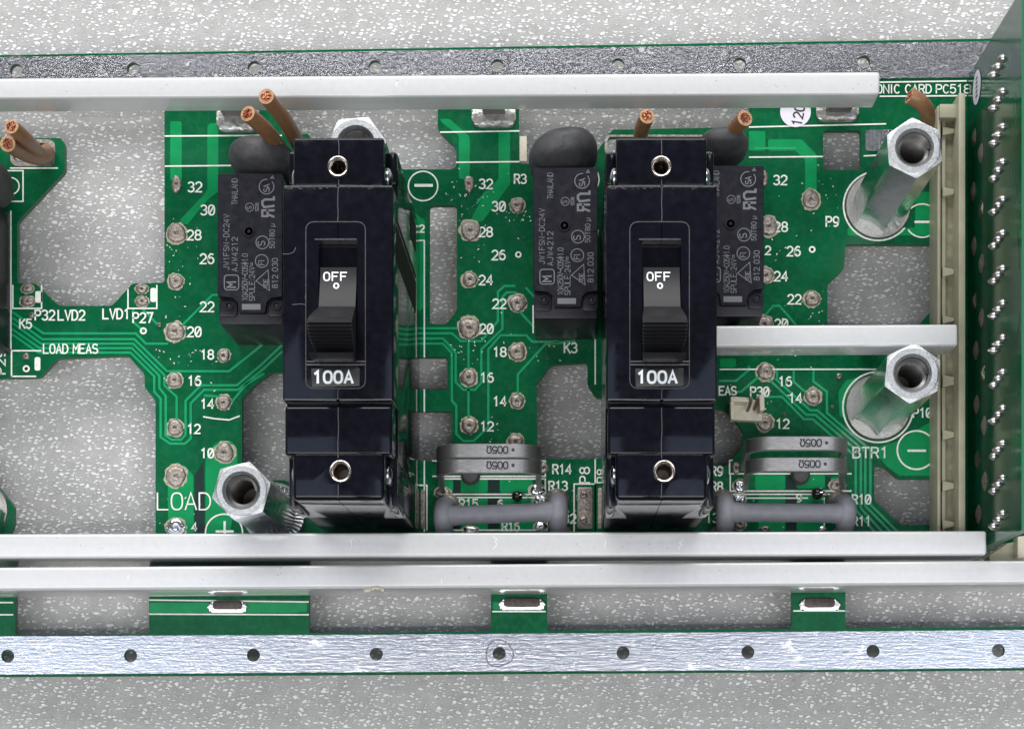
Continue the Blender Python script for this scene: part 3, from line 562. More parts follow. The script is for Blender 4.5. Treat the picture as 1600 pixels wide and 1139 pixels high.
# the chip and pale crumbs on the lower bar
bm = bmesh.new()
for i in range(9):
    x = 572 + i * 3.2 + random.uniform(-1, 1); c = P(x, 921 - abs(4 - i) * .3 * -1 - 3.5 * math.exp(-(i - 5) ** 2 / 6), 2.215)
    bmesh.ops.create_icosphere(bm, subdivisions=1, radius=random.uniform(.02, .045), matrix=Matrix.Translation(c))
fin(bm, 'chip_debris', M['ivory'], b4, True)

bars_ = [o for o in C.objects if o.name.startswith('metal_bar')]
for bi, px, py, zz, k in ((2, 548, 842, 2.003, 1), (2, 773, 838, 2.003, 1.2), (2, 945, 845, 2.003, .6), (2, 1064, 841, 2.003, 1), (3, 690, 905, 2.203, .4), (3, 200, 898, 2.203, .4), (0, 620, 128, 1.953, .5)):
    q = [(px + random.uniform(-3, 3) * k, py + i * 3.2 * k) for i in range(6)]
    bm = bmesh.new(); bm_ribbon(bm, pxy(q, zz), .012, zz); fin(bm, 'scratch', M['silk'], bars_[bi], False)
for bi, y0, y1, zz in ((0, 122, 148, 1.952), (2, 836, 862, 2.002), (3, 886, 912, 2.202)):
    bm = bmesh.new()
    for _ in range(26):
        x, y = random.uniform(0, 1370), random.uniform(y0, y1); r = random.uniform(.4, .9)
        bm.faces.new([bm.verts.new(P(x + r * a, y + r * b, zz)) for a, b in ((-1, 0), (0, 1), (1.2, 0), (0, -.8))])
    o = fin(bm, 'dirt_specks', M['dirt'], bars_[bi], False); o['kind'] = 'stuff'
# ================================================================== BREAKERS
mat_scuff_glint = mat('scuff_glint_bakelite', (0.07, 0.07, 0.08), 0.45, var=0.4, vscale=30)  # real scuffs, plus edge highlights put into the colour
mat_edge_glint = mat('edge_glint', (0.06, 0.06, 0.065), 0.3, var=0.4, vscale=30)  # paler bakelite that carries the highlights of the bezel edges
def drill(o, root, cx, spots):
    """bore the terminal holes out of a case half"""
    bm = bmesh.new()
    for c, r in spots:
        bmesh.ops.create_cone(bm, cap_ends=True, segments=32, radius1=S(r, 5.4) * .93, radius2=S(r, 5.4) * .93, depth=1.6, matrix=Matrix.Translation(Vector((c.x, c.y, 5.4)) - root.location))
    wl_ = [(cx - .345 - root.location.x, P(0, 567, 5.4).y - root.location.y), (cx + .345 - root.location.x, P(0, 567, 5.4).y - root.location.y), (cx + .345 - root.location.x, P(0, 372, 5.4).y - root.location.y), (cx - .345 - root.location.x, P(0, 372, 5.4).y - root.location.y)]
    bm_prism(bm, wl_, 5.0, 6.0)
    me = bpy.data.meshes.new('cutter'); bm.to_mesh(me); bm.free(); k = bpy.data.objects.new('cutter', me); C.objects.link(k); k.location = root.location
    md = o.modifiers.new('b', 'BOOLEAN'); md.operation = 'DIFFERENCE'; md.solver = 'EXACT'; md.use_self = True; md.object = k
    bpy.context.view_layer.update()
    nm = bpy.data.meshes.new_from_object(o.evaluated_get(bpy.context.evaluated_depsgraph_get()))
    o.modifiers.clear(); o.data = nm; bpy.data.objects.remove(k); nm.shade_smooth(); nm.set_sharp_from_angle(angle=math.radians(35))
def breaker():
    zt = 5.4; root = empty('circuit_breaker', P(528, 496, zt) * Vector((1, 1, 0)) if False else Vector((P(528, 500, zt).x, P(528, 500, zt).y, 0)), '', 'circuit breaker', 'black circuit breakers switched off')
    cx = P(528, 0, zt).x
    Y = lambda py, z=zt: P(0, py, z).y
    for sgn in (-1, 1):
        bm = bmesh.new(); g = 0.006
        def part(x1, ya, yb, z0, z1, bev=0.04, x0=g):
            a, b = cx + sgn * x0, cx + sgn * x1
            pts = [(min(a, b), Y(yb)), (max(a, b), Y(yb)), (max(a, b), Y(ya)), (min(a, b), Y(ya))]
            bm_prism(bm, pts, z0, z1, bev, 3, cx)
        part(0.985, 213, 780, 0.02, 4.55, 0.06)
        part(0.81, 212, 289, 4.4, 5.30, 0.045)
        # main block, with a rounded-rectangle bezel window left open for the toggle
        part(0.985, 290, 626, 4.42, 5.40, 0.035)
        # slightly waisted lower block
        part(0.955, 633, 711, 4.41, 5.36, 0.06); part(0.82, 705, 781, 4.39, 5.355, 0.085)
        part(0.95, 620, 640, 4.45, 5.16, 0.01)
        drill(fin(bm, 'case_half', M['case'], root), root, cx, [(P(528, 260, 5.345), 17), (P(532, 736, 5.395), 18)])
        # side ears
        for (ya, yb) in ((240, 292), (712, 796)):
            bm = bmesh.new(); a, b = cx + sgn * 0.80, cx + sgn * 0.985
            ymid = (Y(ya, 4.6) + Y(yb, 4.6)) / 2; hh = abs(Y(ya, 4.6) - Y(yb, 4.6)) / 2
            pts = [(min(a, b), ymid - hh), (max(a, b), ymid - hh), (max(a, b), ymid + hh), (min(a, b), ymid + hh)]
            bm_prism(bm, rounded(pts, .08, 3), 3.4, 4.72, 0.03, 2); fin(bm, 'ear', M['case'], root)
        for py in (277, 741):
            c = Vector((cx + sgn * 0.83, Y(py, 4.9), 4.78)); bm = bmesh.new()
            bmesh.ops.create_uvsphere(bm, u_segments=20, v_segments=10, radius=0.2, matrix=Matrix.Translation(c) @ Matrix.Diagonal((.45, 1, 1, 1)))
            fin(bm, 'side_screw', M['zinc'], root)
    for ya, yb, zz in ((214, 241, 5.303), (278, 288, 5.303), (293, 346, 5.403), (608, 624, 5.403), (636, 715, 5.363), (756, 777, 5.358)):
        bm = bmesh.new(); bm_ribbon(bm, [(cx + random.uniform(-.006, .006), Y(ya + (yb - ya) * i / 6)) for i in range(7)], .013, zz + .004, .02); fin(bm, 'seam_flash', mat_scuff_glint, root, False)  # scuffed seam ridge, its bevel highlight also in the paler colour
    for sx in (-1, 1):  # paler tubes: bright highlights of the step edges put into the colour
        bm = bmesh.new(); bm_tube(bm, [Vector((cx + sx * .03, Y(291), 5.39)), Vector((cx + sx * .955, Y(291.5), 5.385))], [.017, .017], 8); fin(bm, 'ledge_glint', mat_scuff_glint, root)
        bm = bmesh.new(); bm_tube(bm, [Vector((cx + sx * .03, Y(625), 5.385)), Vector((cx + sx * .955, Y(624), 5.385))], [.015, .015], 8); fin(bm, 'ledge_glint', mat_scuff_glint, root)
    # bottom of the toggle well
    bm = bmesh.new(); bm_prism(bm, [(cx - .35, Y(570)), (cx + .35, Y(570)), (cx + .35, Y(370)), (cx - .35, Y(370))], 4.4, 5.12); fin(bm, 'toggle_well', M['case'], root)
    # raised bezel outline, its edge highlight put into a paler colour
    zb = 5.404
    bm = bmesh.new(); bm_ribbon(bm, pxy(rounded([(478, 347), (571, 347), (571, 607), (478, 607)], 14, 5), zb), 0.018, zb + .012, 0.02, True); fin(bm, 'bezel', mat_edge_glint, root, False)
    for ya in (374.5, 565.0, 570.0):  # ridges with their bright reflection put into a paler colour
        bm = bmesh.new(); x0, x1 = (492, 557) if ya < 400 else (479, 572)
        a, b = P(x0, ya, zb), P(x1, ya, zb); bm_tube(bm, [a + Vector((0, 0, .004)), b + Vector((0, 0, .004))], [.014, .014], 8); fin(bm, 'bezel_ridge', mat_edge_glint, root)
    # toggle: curved plate with the marking + ribbed grip
    zf = lambda x, y: 5.34 + 0.20 * (1 - math.cos(min(1, max(0, (y - 418) / 62)) * PI / 2))
    bm = bmesh.new(); n = 12; hw = .325; prev = None
    for i in range(n + 1):
        py = 418 + 64 * i / n; z = zf(0, py); y = Y(py, z); r = [bm.verts.new((cx - hw, y, z)), bm.verts.new((cx + hw, y, z)), bm.verts.new((cx + hw, y, 5.0)), bm.verts.new((cx - hw, y, 5.0))]
        if prev:
            for a in range(4): bm.faces.new((prev[a], prev[(a + 1) % 4], r[(a + 1) % 4], r[a]))
        else: bm.faces.new(r)
        prev = r
    bm.faces.new(prev[::-1]); tg = fin(bm, 'toggle', M['toggle'], root)
    # grip
    bm = bmesh.new(); prof = [(478, 5.2), (479, 5.55), (486, 5.95), (494, 6.35), (499, 6.48)]
    for i in range(9):
        y0 = 501 + i * 5.4; zz = 6.5 - 0.0018 * (i * 2.4) ** 2
        prof += [(y0, zz), (y0 + 2.6, zz + .035), (y0 + 4.6, zz), (y0 + 5.0, zz - .025)]
    prof += [(551, 6.38), (560, 6.15), (566, 5.7), (566, 5.2)]
    rows = []
    for py, z in prof:
        y = Y(py, z); hw = .325 + .06 * min(1, max(0, (z - 5.5) / .9))
        rows.append([bm.verts.new((cx - hw + q, y, z if abs(q - hw) < hw * .93 else z - .03)) for q in (0, .03, hw, 2 * hw - .03, 2 * hw)])
    for a, b in zip(rows, rows[1:]):
        for j in range(4): bm.faces.new((a[j], a[j + 1], b[j + 1], b[j]))
    # side fans
    for j in (0, 4):
        lo = [r[j] for r in rows]; bm.faces.new(lo)
    fin(bm, 'grip', M['toggle'], tg)
    zf2 = lambda x, y: zf(x, y) + .006
    text('OFF', 506, 438.5, 12.5, tg, m='print', name='marking', lw=2.2, zf=zf2, z=5.4, gap=.34, wr=.72)
    text('o', 521.5, 450.5, 12, tg, m='print', name='marking', lw=2.4, zf=zf2, z=5.4, wr=.64)
    # rating plate
    pl = prism('rating_plate', rounded([(486, 576), (562, 575), (562, 603), (487, 605)], 2, 2), 5.39, 5.412, M['case_matt'], root, 0.004)
    text('100A', 490, 598, 17.5, pl, z=5.416, m='print', name='marking', lw=3.9, gap=.25, wr=.68)
    # threaded inserts
    for px, py, r in ((528, 260, 17), (532, 736, 18)):
        zt_ = 5.345 if py < 400 else 5.395
        c = P(px, py, zt_); R = S(r, zt_); bm = bmesh.new()
        prof = [(R, zt_ - .12), (R, zt_), (R * .93, zt_ + .02), (R * .80, zt_ + .015), (R * .70, zt_ - .03)]
        z = zt_ - .05
        for k in range(12): prof += [(R * .62, z), (R * .70, z - .03)]; z -= .06
        bm_lathe(bm, prof, c.x, c.y, 30); ins = fin(bm, 'threaded_insert', M['nickel'], root, True, 60)
        bm = bmesh.new(); bm_lathe(bm, [(R * .7, z), (0.001, z)], c.x, c.y, 24); fin(bm, 'bore_bottom', M['hole'], ins)
    # recessed labels on the side walls
    for _ in (1,):
        sgn = 1
        bm = bmesh.new(); x = cx + sgn * .99
        for (y0, y1, z0, z1) in ((8.50, 9.15, .9, 4.9), (9.21, 9.30, .9, 4.9), (9.75, 10.3, .9, 2.1)):
            v = [bm.verts.new(p) for p in ((x, y0, z0), (x, y1, z0), (x, y1, z1), (x, y0, z1))]; bm.faces.new(v)
        fin(bm, 'side_label', M['side_label'], root, False)
    # moulding scuffs along the edges
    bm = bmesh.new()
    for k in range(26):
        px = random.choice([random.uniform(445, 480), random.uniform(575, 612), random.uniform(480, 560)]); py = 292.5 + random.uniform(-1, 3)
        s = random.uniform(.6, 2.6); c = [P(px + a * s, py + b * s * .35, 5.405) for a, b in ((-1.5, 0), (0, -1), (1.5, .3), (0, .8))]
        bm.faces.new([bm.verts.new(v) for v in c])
    fin(bm, 'scuff_marks', mat_scuff_glint, root, False)
    return root
b1 = breaker(); b1['label'] = 'black 100A breaker switched off, beside the standoff marked LOAD'
b2 = copy_tree(b1); b2.location.x += S(506, 5.4); b2['label'] = 'black 100A breaker switched off, between the middle relay and the short pale bar'
# scratches only on the first
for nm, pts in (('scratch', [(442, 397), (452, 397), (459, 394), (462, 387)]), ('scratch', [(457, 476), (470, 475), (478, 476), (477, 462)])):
    bm = bmesh.new(); bm_ribbon(bm, pxy(pts, 5.408), .014, 5.408); fin(bm, nm, mat_scuff_glint, b1, False)

# ================================================================== RELAYS
def relay():
    zt = 2.0; X0, Y0 = 833, 262
    root = empty('relay', Vector((P(884, 378, zt).x, P(884, 378, zt).y, 0)), '', 'relay', 'black box relays with grey print')
    body = [(833, 262), (934, 262), (934, 455), (917, 455), (908, 463), (908, 480), (866, 480), (866, 463), (857, 455), (833, 455)]
    bm = bmesh.new(); bm_prism(bm, pxy(rounded(body, 2.5, 2), zt), 1.82, zt, 0.012, 1); bm_prism(bm, pxy(rect(834, 263, 933, 495), zt), 0.0, 1.86, 0.02, 2)
    fin(bm, 'housing', M['relay'], root)
    for x0, x1 in ((834, 862), (910, 934)):
        bm = bmesh.new(); bm_prism(bm, pxy(rounded(rect(x0, 458, x1, 486), 6, 3), 1.9), 1.80, 1.915, 0.01); fin(bm, 'corner_foot', M['relay'], root)
        bm = bmesh.new(); c = P((x0 + x1) / 2 + 2, 469, 1.91); bm_lathe(bm, [(.095, 1.90), (.09, 1.945), (.06, 1.945), (.055, 1.86), (.035, 1.86), (.03, 1.92), (.001, 1.93)], c.x, c.y, 20); fin(bm, 'locating_stud', M['relay'], root)
    c = P(882, 353, zt); bm = bmesh.new(); bm_lathe(bm, [(.12, zt - .002), (.115, zt + .02), (.08, zt + .02), (.075, zt - .0), (.04, zt + .0), (.03, zt + .018), (.001, zt + .02)], c.x, c.y, 24); fin(bm, 'gate_mark', M['relay'], root)
    prism('print_bar', rect(871, 466, 900, 475), zt - .001, zt + .003, M['relay_print'], root, smooth=False)
    z = zt + .004; k = dict(m='relay_print', z=z, rot=90, name='printed_mark')
    text('JW1FSN-DC24V', 851, 413, 8.6, root, lw=1.0, wr=.62, gap=.24, **k); text('AJW4212', 864, 415, 8.6, root, lw=1.1, wr=.62, gap=.3, **k)
    text('10A250V~COSX1.0', 880, 461, 8.5, root, lw=1.0, wr=.5, gap=.10, **k); text('SPULE:24V=', 891, 461, 8.6, root, lw=1.05, wr=.56, gap=.18, **k)
    text('812 030', 927, 441, 8.6, root, lw=1.15, wr=.60, gap=.26, **k); text('50T80 u', 922, 379, 7.6, root, lw=1.0, wr=.58, gap=.22, **k); text('THAILAND', 864, 311, 8.6, root, lw=.9, wr=.52, gap=.12, **k)
    text('M', 861, 440, 13, root, lw=2.6, wr=.62, **k)
    def mk(fn):
        bm = bmesh.new(); fn(bm); me = bpy.data.meshes.new('printed_mark'); bm.to_mesh(me); bm.free(); link('printed_mark', me, M['relay_print'], root, False)
    R = lambda bm, pts, wd, closed=False, dz=0.0: bm_ribbon(bm, pxy(pts, z + dz), S(wd, z), z + dz, 0, closed)
    mk(lambda bm: R(bm, rounded(rect(843.5, 421, 866, 444), 5, 3), 1.5, True))
    def s_c(bm): R(bm, circ(903, 370, 10, 24), 1.3, True); bm_text(bm, 'S', 907, 375, 11, z + .001, 90, 1.5, .62)
    def f_c(bm): R(bm, circ(902, 399, 10, 24), 1.3, True); bm_text(bm, 'FI', 906, 405, 9, z + .001, 90, 1.2, .5, .1)
    def vde(bm): R(bm, [(893, 430), (912, 413), (914, 445)], 1.3, True); bm_text(bm, 'VDE', 911.5, 441, 6.5, z + .001, 90, 1.1, .6, .15)
    def csa(bm): R(bm, [(909.5 + 11.5 * math.cos(math.radians(d)), 283 + 11.5 * math.sin(math.radians(d))) for d in range(-40, 290, 15)], 1.5); bm_text(bm, 'SA', 914, 291, 9, z + .001, 90, 1.5, .6, .1); R(bm, [(916, 270), (921, 270), (919, 266)], 1.2, True)
    def ur(bm):
        R(bm, [(921, 299), (921, 303), (907, 303), (903, 306), (903, 311), (906, 315), (921, 313)], 3.6); R(bm, [(921, 320), (903, 320), (903, 329), (911, 329), (911, 320)], 3.4, dz=.001); R(bm, [(911, 326), (921, 330)], 3.2, dz=.002)
    def sml(bm): R(bm, circ(883, 315, 6.5, 18), 1.0, True); bm_text(bm, 'S', 886, 318, 7, z + .001, 90, 1.0, .6); bm_text(bm, '9236', 897, 321, 5, z + .001, 90, .9, .55, .1)
    for f in (s_c, f_c, vde, csa, ur, sml): mk(f)
    return root
r0 = relay(); r0['label'] = 'black relay with grey print, left of the second breaker, above the letters K3'
for dx, dy, lab in ((-493, 9, 'black relay with grey print, left of the first breaker, beside the numbers 22 and 26'), (259.5, -3, 'black relay half hidden behind the right flank of the second breaker'), (-968, 24, 'black relay cut off by the left edge of the photo, above K5')):
    r = copy_tree(r0); r.location += Vector((S(dx, 2.0), -S(dy, 2.0), 0)); r['label'] = lab

# ================================================================== BLACK VARISTORS
def varistor(x, y, rx, ry, zc, lab, tilt=0):
    c = P(x, y, zc); rt = empty('varistor', Vector((c.x, c.y, 0)), lab, 'varistor', 'black lens-shaped varistors behind the relays')
    bm = bmesh.new(); n, m_ = 28, 14
    a, b, h = S(rx, zc), S(ry, zc), zc
    rows = []
    f = lambda v, p: math.copysign(abs(v) ** p, v)
    for i in range(m_ + 1):
        t = -PI / 2 + PI * i / m_
        rows.append([bm.verts.new((c.x + a * f(math.cos(t), .7) * f(math.cos(u), .85), c.y + b * f(math.cos(t), .7) * f(math.sin(u), .9) + tilt * math.cos(u) * a, zc + h * .92 * f(math.sin(t), .85))) for u in [2 * PI * j / n for j in range(n)]])
    for i in range(m_):
        for j in range(n): bm.faces.new((rows[i][j], rows[i][(j + 1) % n], rows[i + 1][(j + 1) % n], rows[i + 1][j]))
    bmesh.ops.remove_doubles(bm, verts=bm.verts, dist=1e-4); fin(bm, 'body', M['rubber'], rt, True, 80)
    for s in (-1, 1):
        bm = bmesh.new(); bm_tube(bm, [Vector((c.x + s * a * .5, c.y, -.1)), Vector((c.x + s * a * .5, c.y, zc * .5))], [.04, .04], 8); fin(bm, 'lead', M['shiny'], rt)
varistor(413, 256, 52, 31, 1.1, 'black domed varistor behind the relay left of the first breaker', -.05); varistor(880, 247, 54, 34, 1.15, 'black domed varistor behind the relay left of the second breaker', .14)
varistor(1128, 233, 40, 20, 1.0, 'black domed varistor at the upper right corner of the second breaker'); varistor(-22, 283, 34, 36, 1.0, 'black domed varistor cut off by the left edge of the photo')

# ================================================================== STANDOFFS
def standoff(x, y, z1, rot, lab, af=1.0, bx=None, by=None, z0=0.02):
    t = P(x, y, z1); rt = empty('standoff', Vector((t.x, t.y, 0)), lab, 'standoff', 'hexagonal threaded metal standoffs')
    R = af / math.sqrt(3); bm = bmesh.new(); N_ = 72; rr = af / 2 * 1.0; hr = af * .30
    def ring(rad, z, hexa):
        o = []
        for i in range(N_):
            a = 2 * PI * i / N_; k = 1.0
            if hexa:
                q = ((a - rot) % (PI / 3)) - PI / 6; k = (af / 2) / math.cos(q) / rad if True else 1
                k = min(k, rad_cap(z) / rad)
            o.append(bm.verts.new((t.x + rad * k * math.cos(a), t.y + rad * k * math.sin(a), z)))
        return o
    def rad_cap(z): return af
    zs = [z0, z1 - .018]
    body = [ring(R, z, True) for z in zs]
    for a, b in zip(body, body[1:]):
        for j in range(N_): bm.faces.new((a[j], a[(j + 1) % N_], b[(j + 1) % N_], b[j]))
    bdy = fin(bm, 'hex_body', M['zinc'], rt, True, 20)
    bm = bmesh.new(); prof = [(af * .487, z1 - .010), (af * .470, z1), (hr * 1.22, z1), (hr * 1.02, z1 - .09)]; rg = bm_lathe(bm, prof, t.x, t.y, N_); hx = ring(R, z1 - .018, True)
    for j in range(N_): bm.faces.new((hx[j], hx[(j + 1) % N_], rg[0][(j + 1) % N_], rg[0][j]))
    fin(bm, 'turned_face', M['zinc_face'], rt, True, 30)
    # thread: a real helix
    bm = bmesh.new(); pitch = .105; n = 36; turns = 14; prev = None; z = z1 - .05
    for i in range(n * turns + 1):
        a = 2 * PI * i / n; zz = z - pitch * i / n
        row = [bm.verts.new((t.x + q * math.cos(a), t.y + q * math.sin(a), zz + dz)) for q, dz in ((hr, 0), (hr * .82, -pitch * .42), (hr * .82, -pitch * .55), (hr, -pitch))]
        if prev:
            for j in range(3): bm.faces.new((prev[j], prev[j + 1], row[j + 1], row[j]))
        prev = row
    fin(bm, 'thread', M['thread'], rt, False)
    bm = bmesh.new(); bm_lathe(bm, [(hr, z - pitch * turns), (.001, z - pitch * turns)], t.x, t.y, 24); fin(bm, 'bore_bottom', M['hole'], rt)
    return rt
def base_plate(x, y, r):
    bm = bmesh.new(); c = P(x, y); bm_lathe(bm, [(S(r), .002), (S(r) - .02, .03), (S(r) * .96, .045), (.001, .045)], c.x, c.y, 48); fin(bm, 'round_pad', M['tin_pad'], board)
# foot positions follow from the lens geometry; pads under them
for (x, y, z1, rot, lab) in ((1429, 231, 3.7, PI / 2 + .07, 'hexagonal standoff at the label P9, beside the upper minus sign'), (1426, 583, 3.7, PI / 2 - .10, 'hexagonal standoff at the label P10, beside the lower minus sign'),
                             (377, 766, 3.3, .25, 'hexagonal standoff beside the word LOAD'), (556, 226, 3.7, .1, 'hexagonal standoff mostly hidden behind the first breaker')):
    standoff(x, y, z1, rot, lab)
standoff(-90, 792, 2.2, .3, 'hexagonal standoff cut off by the lower left edge of the photo')
base_plate(1372, 322, 52); base_plate(1372, 636, 52); base_plate(428, 803, 50); base_plate(-30, 797, 44)
# serrated washer peeping out under the LOAD standoff
c = P(432, 804); wsh = empty('lock_washer', Vector((c.x, c.y, .05)), 'serrated lock washer at the foot of the standoff beside LOAD', 'washer')
bm = bmesh.new(); n = 40; c3 = Vector((c.x, c.y, .05))
for i in range(n):
    a0, a1 = 2 * PI * i / n, 2 * PI * (i + .62) / n
    v = [c3 + Vector((r * math.cos(a), r * math.sin(a), h)) for r, a, h in ((.34, a0, .03), (.60, a0, .03), (.60, a1, .10), (.34, a1, .10))]
    bm.faces.new([bm.verts.new(q) for q in v]); bm.faces.new([bm.verts.new(q) for q in (v[3], v[2], v[2] - Vector((0, 0, .1)), v[3] - Vector((0, 0, .1)))])
fin(bm, 'toothed_ring', M['shiny'], wsh, False)

# ================================================================== CUT WIRES
def wire(pts, r, lab):
    p = smooth_path([P(x, y, z) for x, y, z in pts], 8)
    rt = empty('cut_wire', Vector((p[0].x, p[0].y, 0)), lab, 'wire', 'brown wires cut off short')
    bm = bmesh.new(); Tn, u = bm_tube(bm, p, [r * 1.0] * len(p), 18, cap=False)
    fin(bm, 'insulation', M['brown'], rt, True, 60)
    d = (p[-1] - p[-2]).normalized(); e = p[-1]; a = d.cross(Vector((0, 0, 1))).normalized(); b = d.cross(a)
    # cut rim
    bm = bmesh.new(); n = 26; o_, i_ = [], []
    for j in range(n):
        t = 2 * PI * j / n; v = a * math.cos(t) + b * math.sin(t); o_.append(bm.verts.new(e + v * r)); i_.append(bm.verts.new(e + v * r * random.uniform(.60, .70) + d * random.uniform(-.01, .02)))
    for j in range(n): bm.faces.new((o_[j], o_[(j + 1) % n], i_[(j + 1) % n], i_[j]))
    bm.faces.new([bm.verts.new(v.co - d * .03) for v in i_])
    fin(bm, 'cut_rim', M['brown_cut'], rt, False)
    bm = bmesh.new()
    for k in range(19):
        q = math.sqrt(k / 19) * r * .58; t = k * 2.4; c = e + (a * math.cos(t) + b * math.sin(t)) * q
        bm_tube(bm, [c - d * .12, c + d * random.uniform(-.03, .045) + a * random.uniform(-.012, .012)], [r * .13, r * .115], 6)
    o = fin(bm, 'copper_strands', M['copper'], rt, True, 60); o['kind'] = 'stuff'
wire([(66, 250, -.2), (60, 240, .8), (40, 218, 2.0), (18, 198, 2.6)], .145, 'upper of the two brown cut wires at the left edge')
wire([(73, 235, -.2), (72, 243, .5), (56, 246, 1.0), (34, 238, 1.6), (12, 225, 2.3)], .155, 'lower of the two brown cut wires at the left edge')
wire([(450, 262, -.2), (440, 238, 1.2), (417, 206, 2.3), (387, 178, 3.0)], .155, 'left one of the two crossing brown cut wires above the first breaker')
wire([(478, 250, -.2), (466, 225, 1.0), (446, 190, 2.4), (416, 151, 3.5)], .150, 'right one of the two crossing brown cut wires above the first breaker')
wire([(1000, 225, -.2), (1001, 215, .8), (1003, 202, 1.6), (1011, 182, 2.2)], .15, 'short brown cut wire standing behind the second breaker')
wire([(1110, 228, -.2), (1125, 220, .8), (1142, 207, 1.6), (1164, 185, 2.3)], .155, 'brown cut wire rising over the varistor at the right of the second breaker')
wire([(1432, 225, -.1), (1446, 203, 1.0), (1449, 178, 2.0), (1438, 160, 2.5), (1421, 150, 2.6)], .155, 'short bent brown wire behind the standoff at P9')

# ================================================================== SHUNTS (bent alloy strips)
def shunt(x0, x1, y, yf, z, lab, dx0=8, dx1=0):
    a, b = P(x0, y, z), P(x1, y, z); rt = empty('shunt_resistor', Vector(((a.x + b.x) / 2, a.y, 0)), lab, 'resistor', 'bent metal strip resistors marked 005 ohm')
    fa, fb = P(x0 + dx0, yf, 0), P(x1 - dx1, yf, 0); hw = S(11, z)
    bm = bmesh.new(); th = .11
    # side profile of the staple, outer and inner offset, swept over the strip width
    pts = [Vector((fa.x, fa.y, 0.02)), Vector((a.x + .02, fa.y * .3 + a.y * .7, z * .55)), Vector((a.x, a.y, z - .52))]
    R = .50
    for k in range(7):
        t = PI - (PI / 2) * k / 6; pts.append(Vector((a.x + R + R * math.cos(t), a.y, z - R + R * math.sin(t))))
    for k in range(7):
        t = PI / 2 - (PI / 2) * k / 6; pts.append(Vector((b.x - R + R * math.cos(t), b.y, z - R + R * math.sin(t))))
    pts += [Vector((b.x, b.y, z - .52)), Vector((b.x - .02, fb.y * .3 + b.y * .7, z * .55)), Vector((fb.x, fb.y, .02))]
    wd = [.06, .10, hw] + [hw] * 14 + [hw, .10, .06]
    prev = None; n = len(pts)
    for i, p in enumerate(pts):
        q = (pts[min(n - 1, i + 1)] - pts[max(0, i - 1)]).normalized(); nr = Vector((0, 1, 0)).cross(q).normalized() * -1
        if nr.length < .1: nr = Vector((0, 0, 1))
        o = p; ii = p - nr * th * (-1 if nr.z < 0 else 1) if False else p + nr * -th
        e = .012; r = [bm.verts.new(v) for v in (o + Vector((0, wd[i] - e, 0)), o - Vector((0, wd[i] - e, 0)), o - Vector((0, wd[i], 0)) + (ii - o) * .12, ii - Vector((0, wd[i], 0)), ii + Vector((0, wd[i], 0)), o + Vector((0, wd[i], 0)) + (ii - o) * .12)]
        if prev:
            for j in range(6): bm.faces.new((prev[j], prev[(j + 1) % 6], r[(j + 1) % 6], r[j]))
        prev = r
    fin(bm, 'strip', M['shunt'], rt, True, 40)
    return rt
def shunt_text(rt, xr, yb, z, lw=2.0):
    text('* 005Q', xr, yb, 10.5, rt, z=z + .006, m='ink', name='marking', lw=lw, rot=180, wr=.66, gap=.16)
s = shunt(679, 846, 704, 732, 1.75, 'upper left metal strip resistor marked 005 ohm, below the number 12'); shunt_text(s, 803, 697.5, 1.75)
s = shunt(679, 846, 728, 765, 1.75, 'lower left metal strip resistor marked 005 ohm, above the label R15'); shunt_text(s, 803, 721.5, 1.75)
s = shunt(1168, 1330, 692.5, 732, 1.75, 'upper right metal strip resistor marked 005 ohm, left of BTR1', -12, 4); shunt_text(s, 1293, 686.5, 1.75)
s = shunt(1168, 1330, 725.5, 762, 1.75, 'lower right metal strip resistor marked 005 ohm, below BTR1', -8, 8); shunt_text(s, 1291, 719.5, 1.75)

# ================================================================== GREY SLEEVED JUMPERS
def jumper(xa, xb, ya, yb, z, lab):
    a, b = P(xa, ya, z), P(xb, yb, z); rt = empty('sleeved_link', Vector(((a.x + b.x) / 2, a.y, 0)), lab, 'wire link', 'grey sleeved links at the front edge of the board')
    bm = bmesh.new(); dy = Vector((0, -.0, 0))
    # end posts: squat tubes with a rounded top, slightly flared
    path = [a + (b - a) * t for t in [i / 16 for i in range(17)]]
    rad = [.26, .22, .20, .193] + [.19] * 9 + [.193, .20, .22, .26]
    bm_tube(bm, path, rad, 20); fin(bm, 'sleeve', M['sleeve'], rt, True, 80)
    for c, s in ((a, -1), (b, 1)):
        f1 = Vector((c.x - .05 * s, c.y + .34, .12)); f2 = Vector((c.x + .02 * s, c.y - .42, .02))
        path = smooth_path([f1, Vector((c.x, c.y + .25, c.z * .75)), c + Vector((0, .08, .03)), c + Vector((0, -.10, .03)), Vector((c.x, c.y - .30, c.z * .70)), f2], 5)
        bm = bmesh.new(); bm_tube(bm, path, [.14 + .065 * math.sin(PI * i / (len(path) - 1)) for i in range(len(path))], 18)
        fin(bm, 'sleeve_end', M['sleeve'], rt, True, 80)
        for f in (f1, f2):
            bm = bmesh.new(); bm_lathe(bm, [(.26, .002), (.22, .05), (.14, .12), (.05, .16)], f.x + .03 * s, f.y, 18); fin(bm, 'solder_fillet', M['solder'], rt)
jumper(693, 872, 806, 799, .85, 'grey rubbery sleeved link below the two left strip resistors')
jumper(1134, 1322, 800, 802, .85, 'grey rubbery sleeved link below the two right strip resistors')
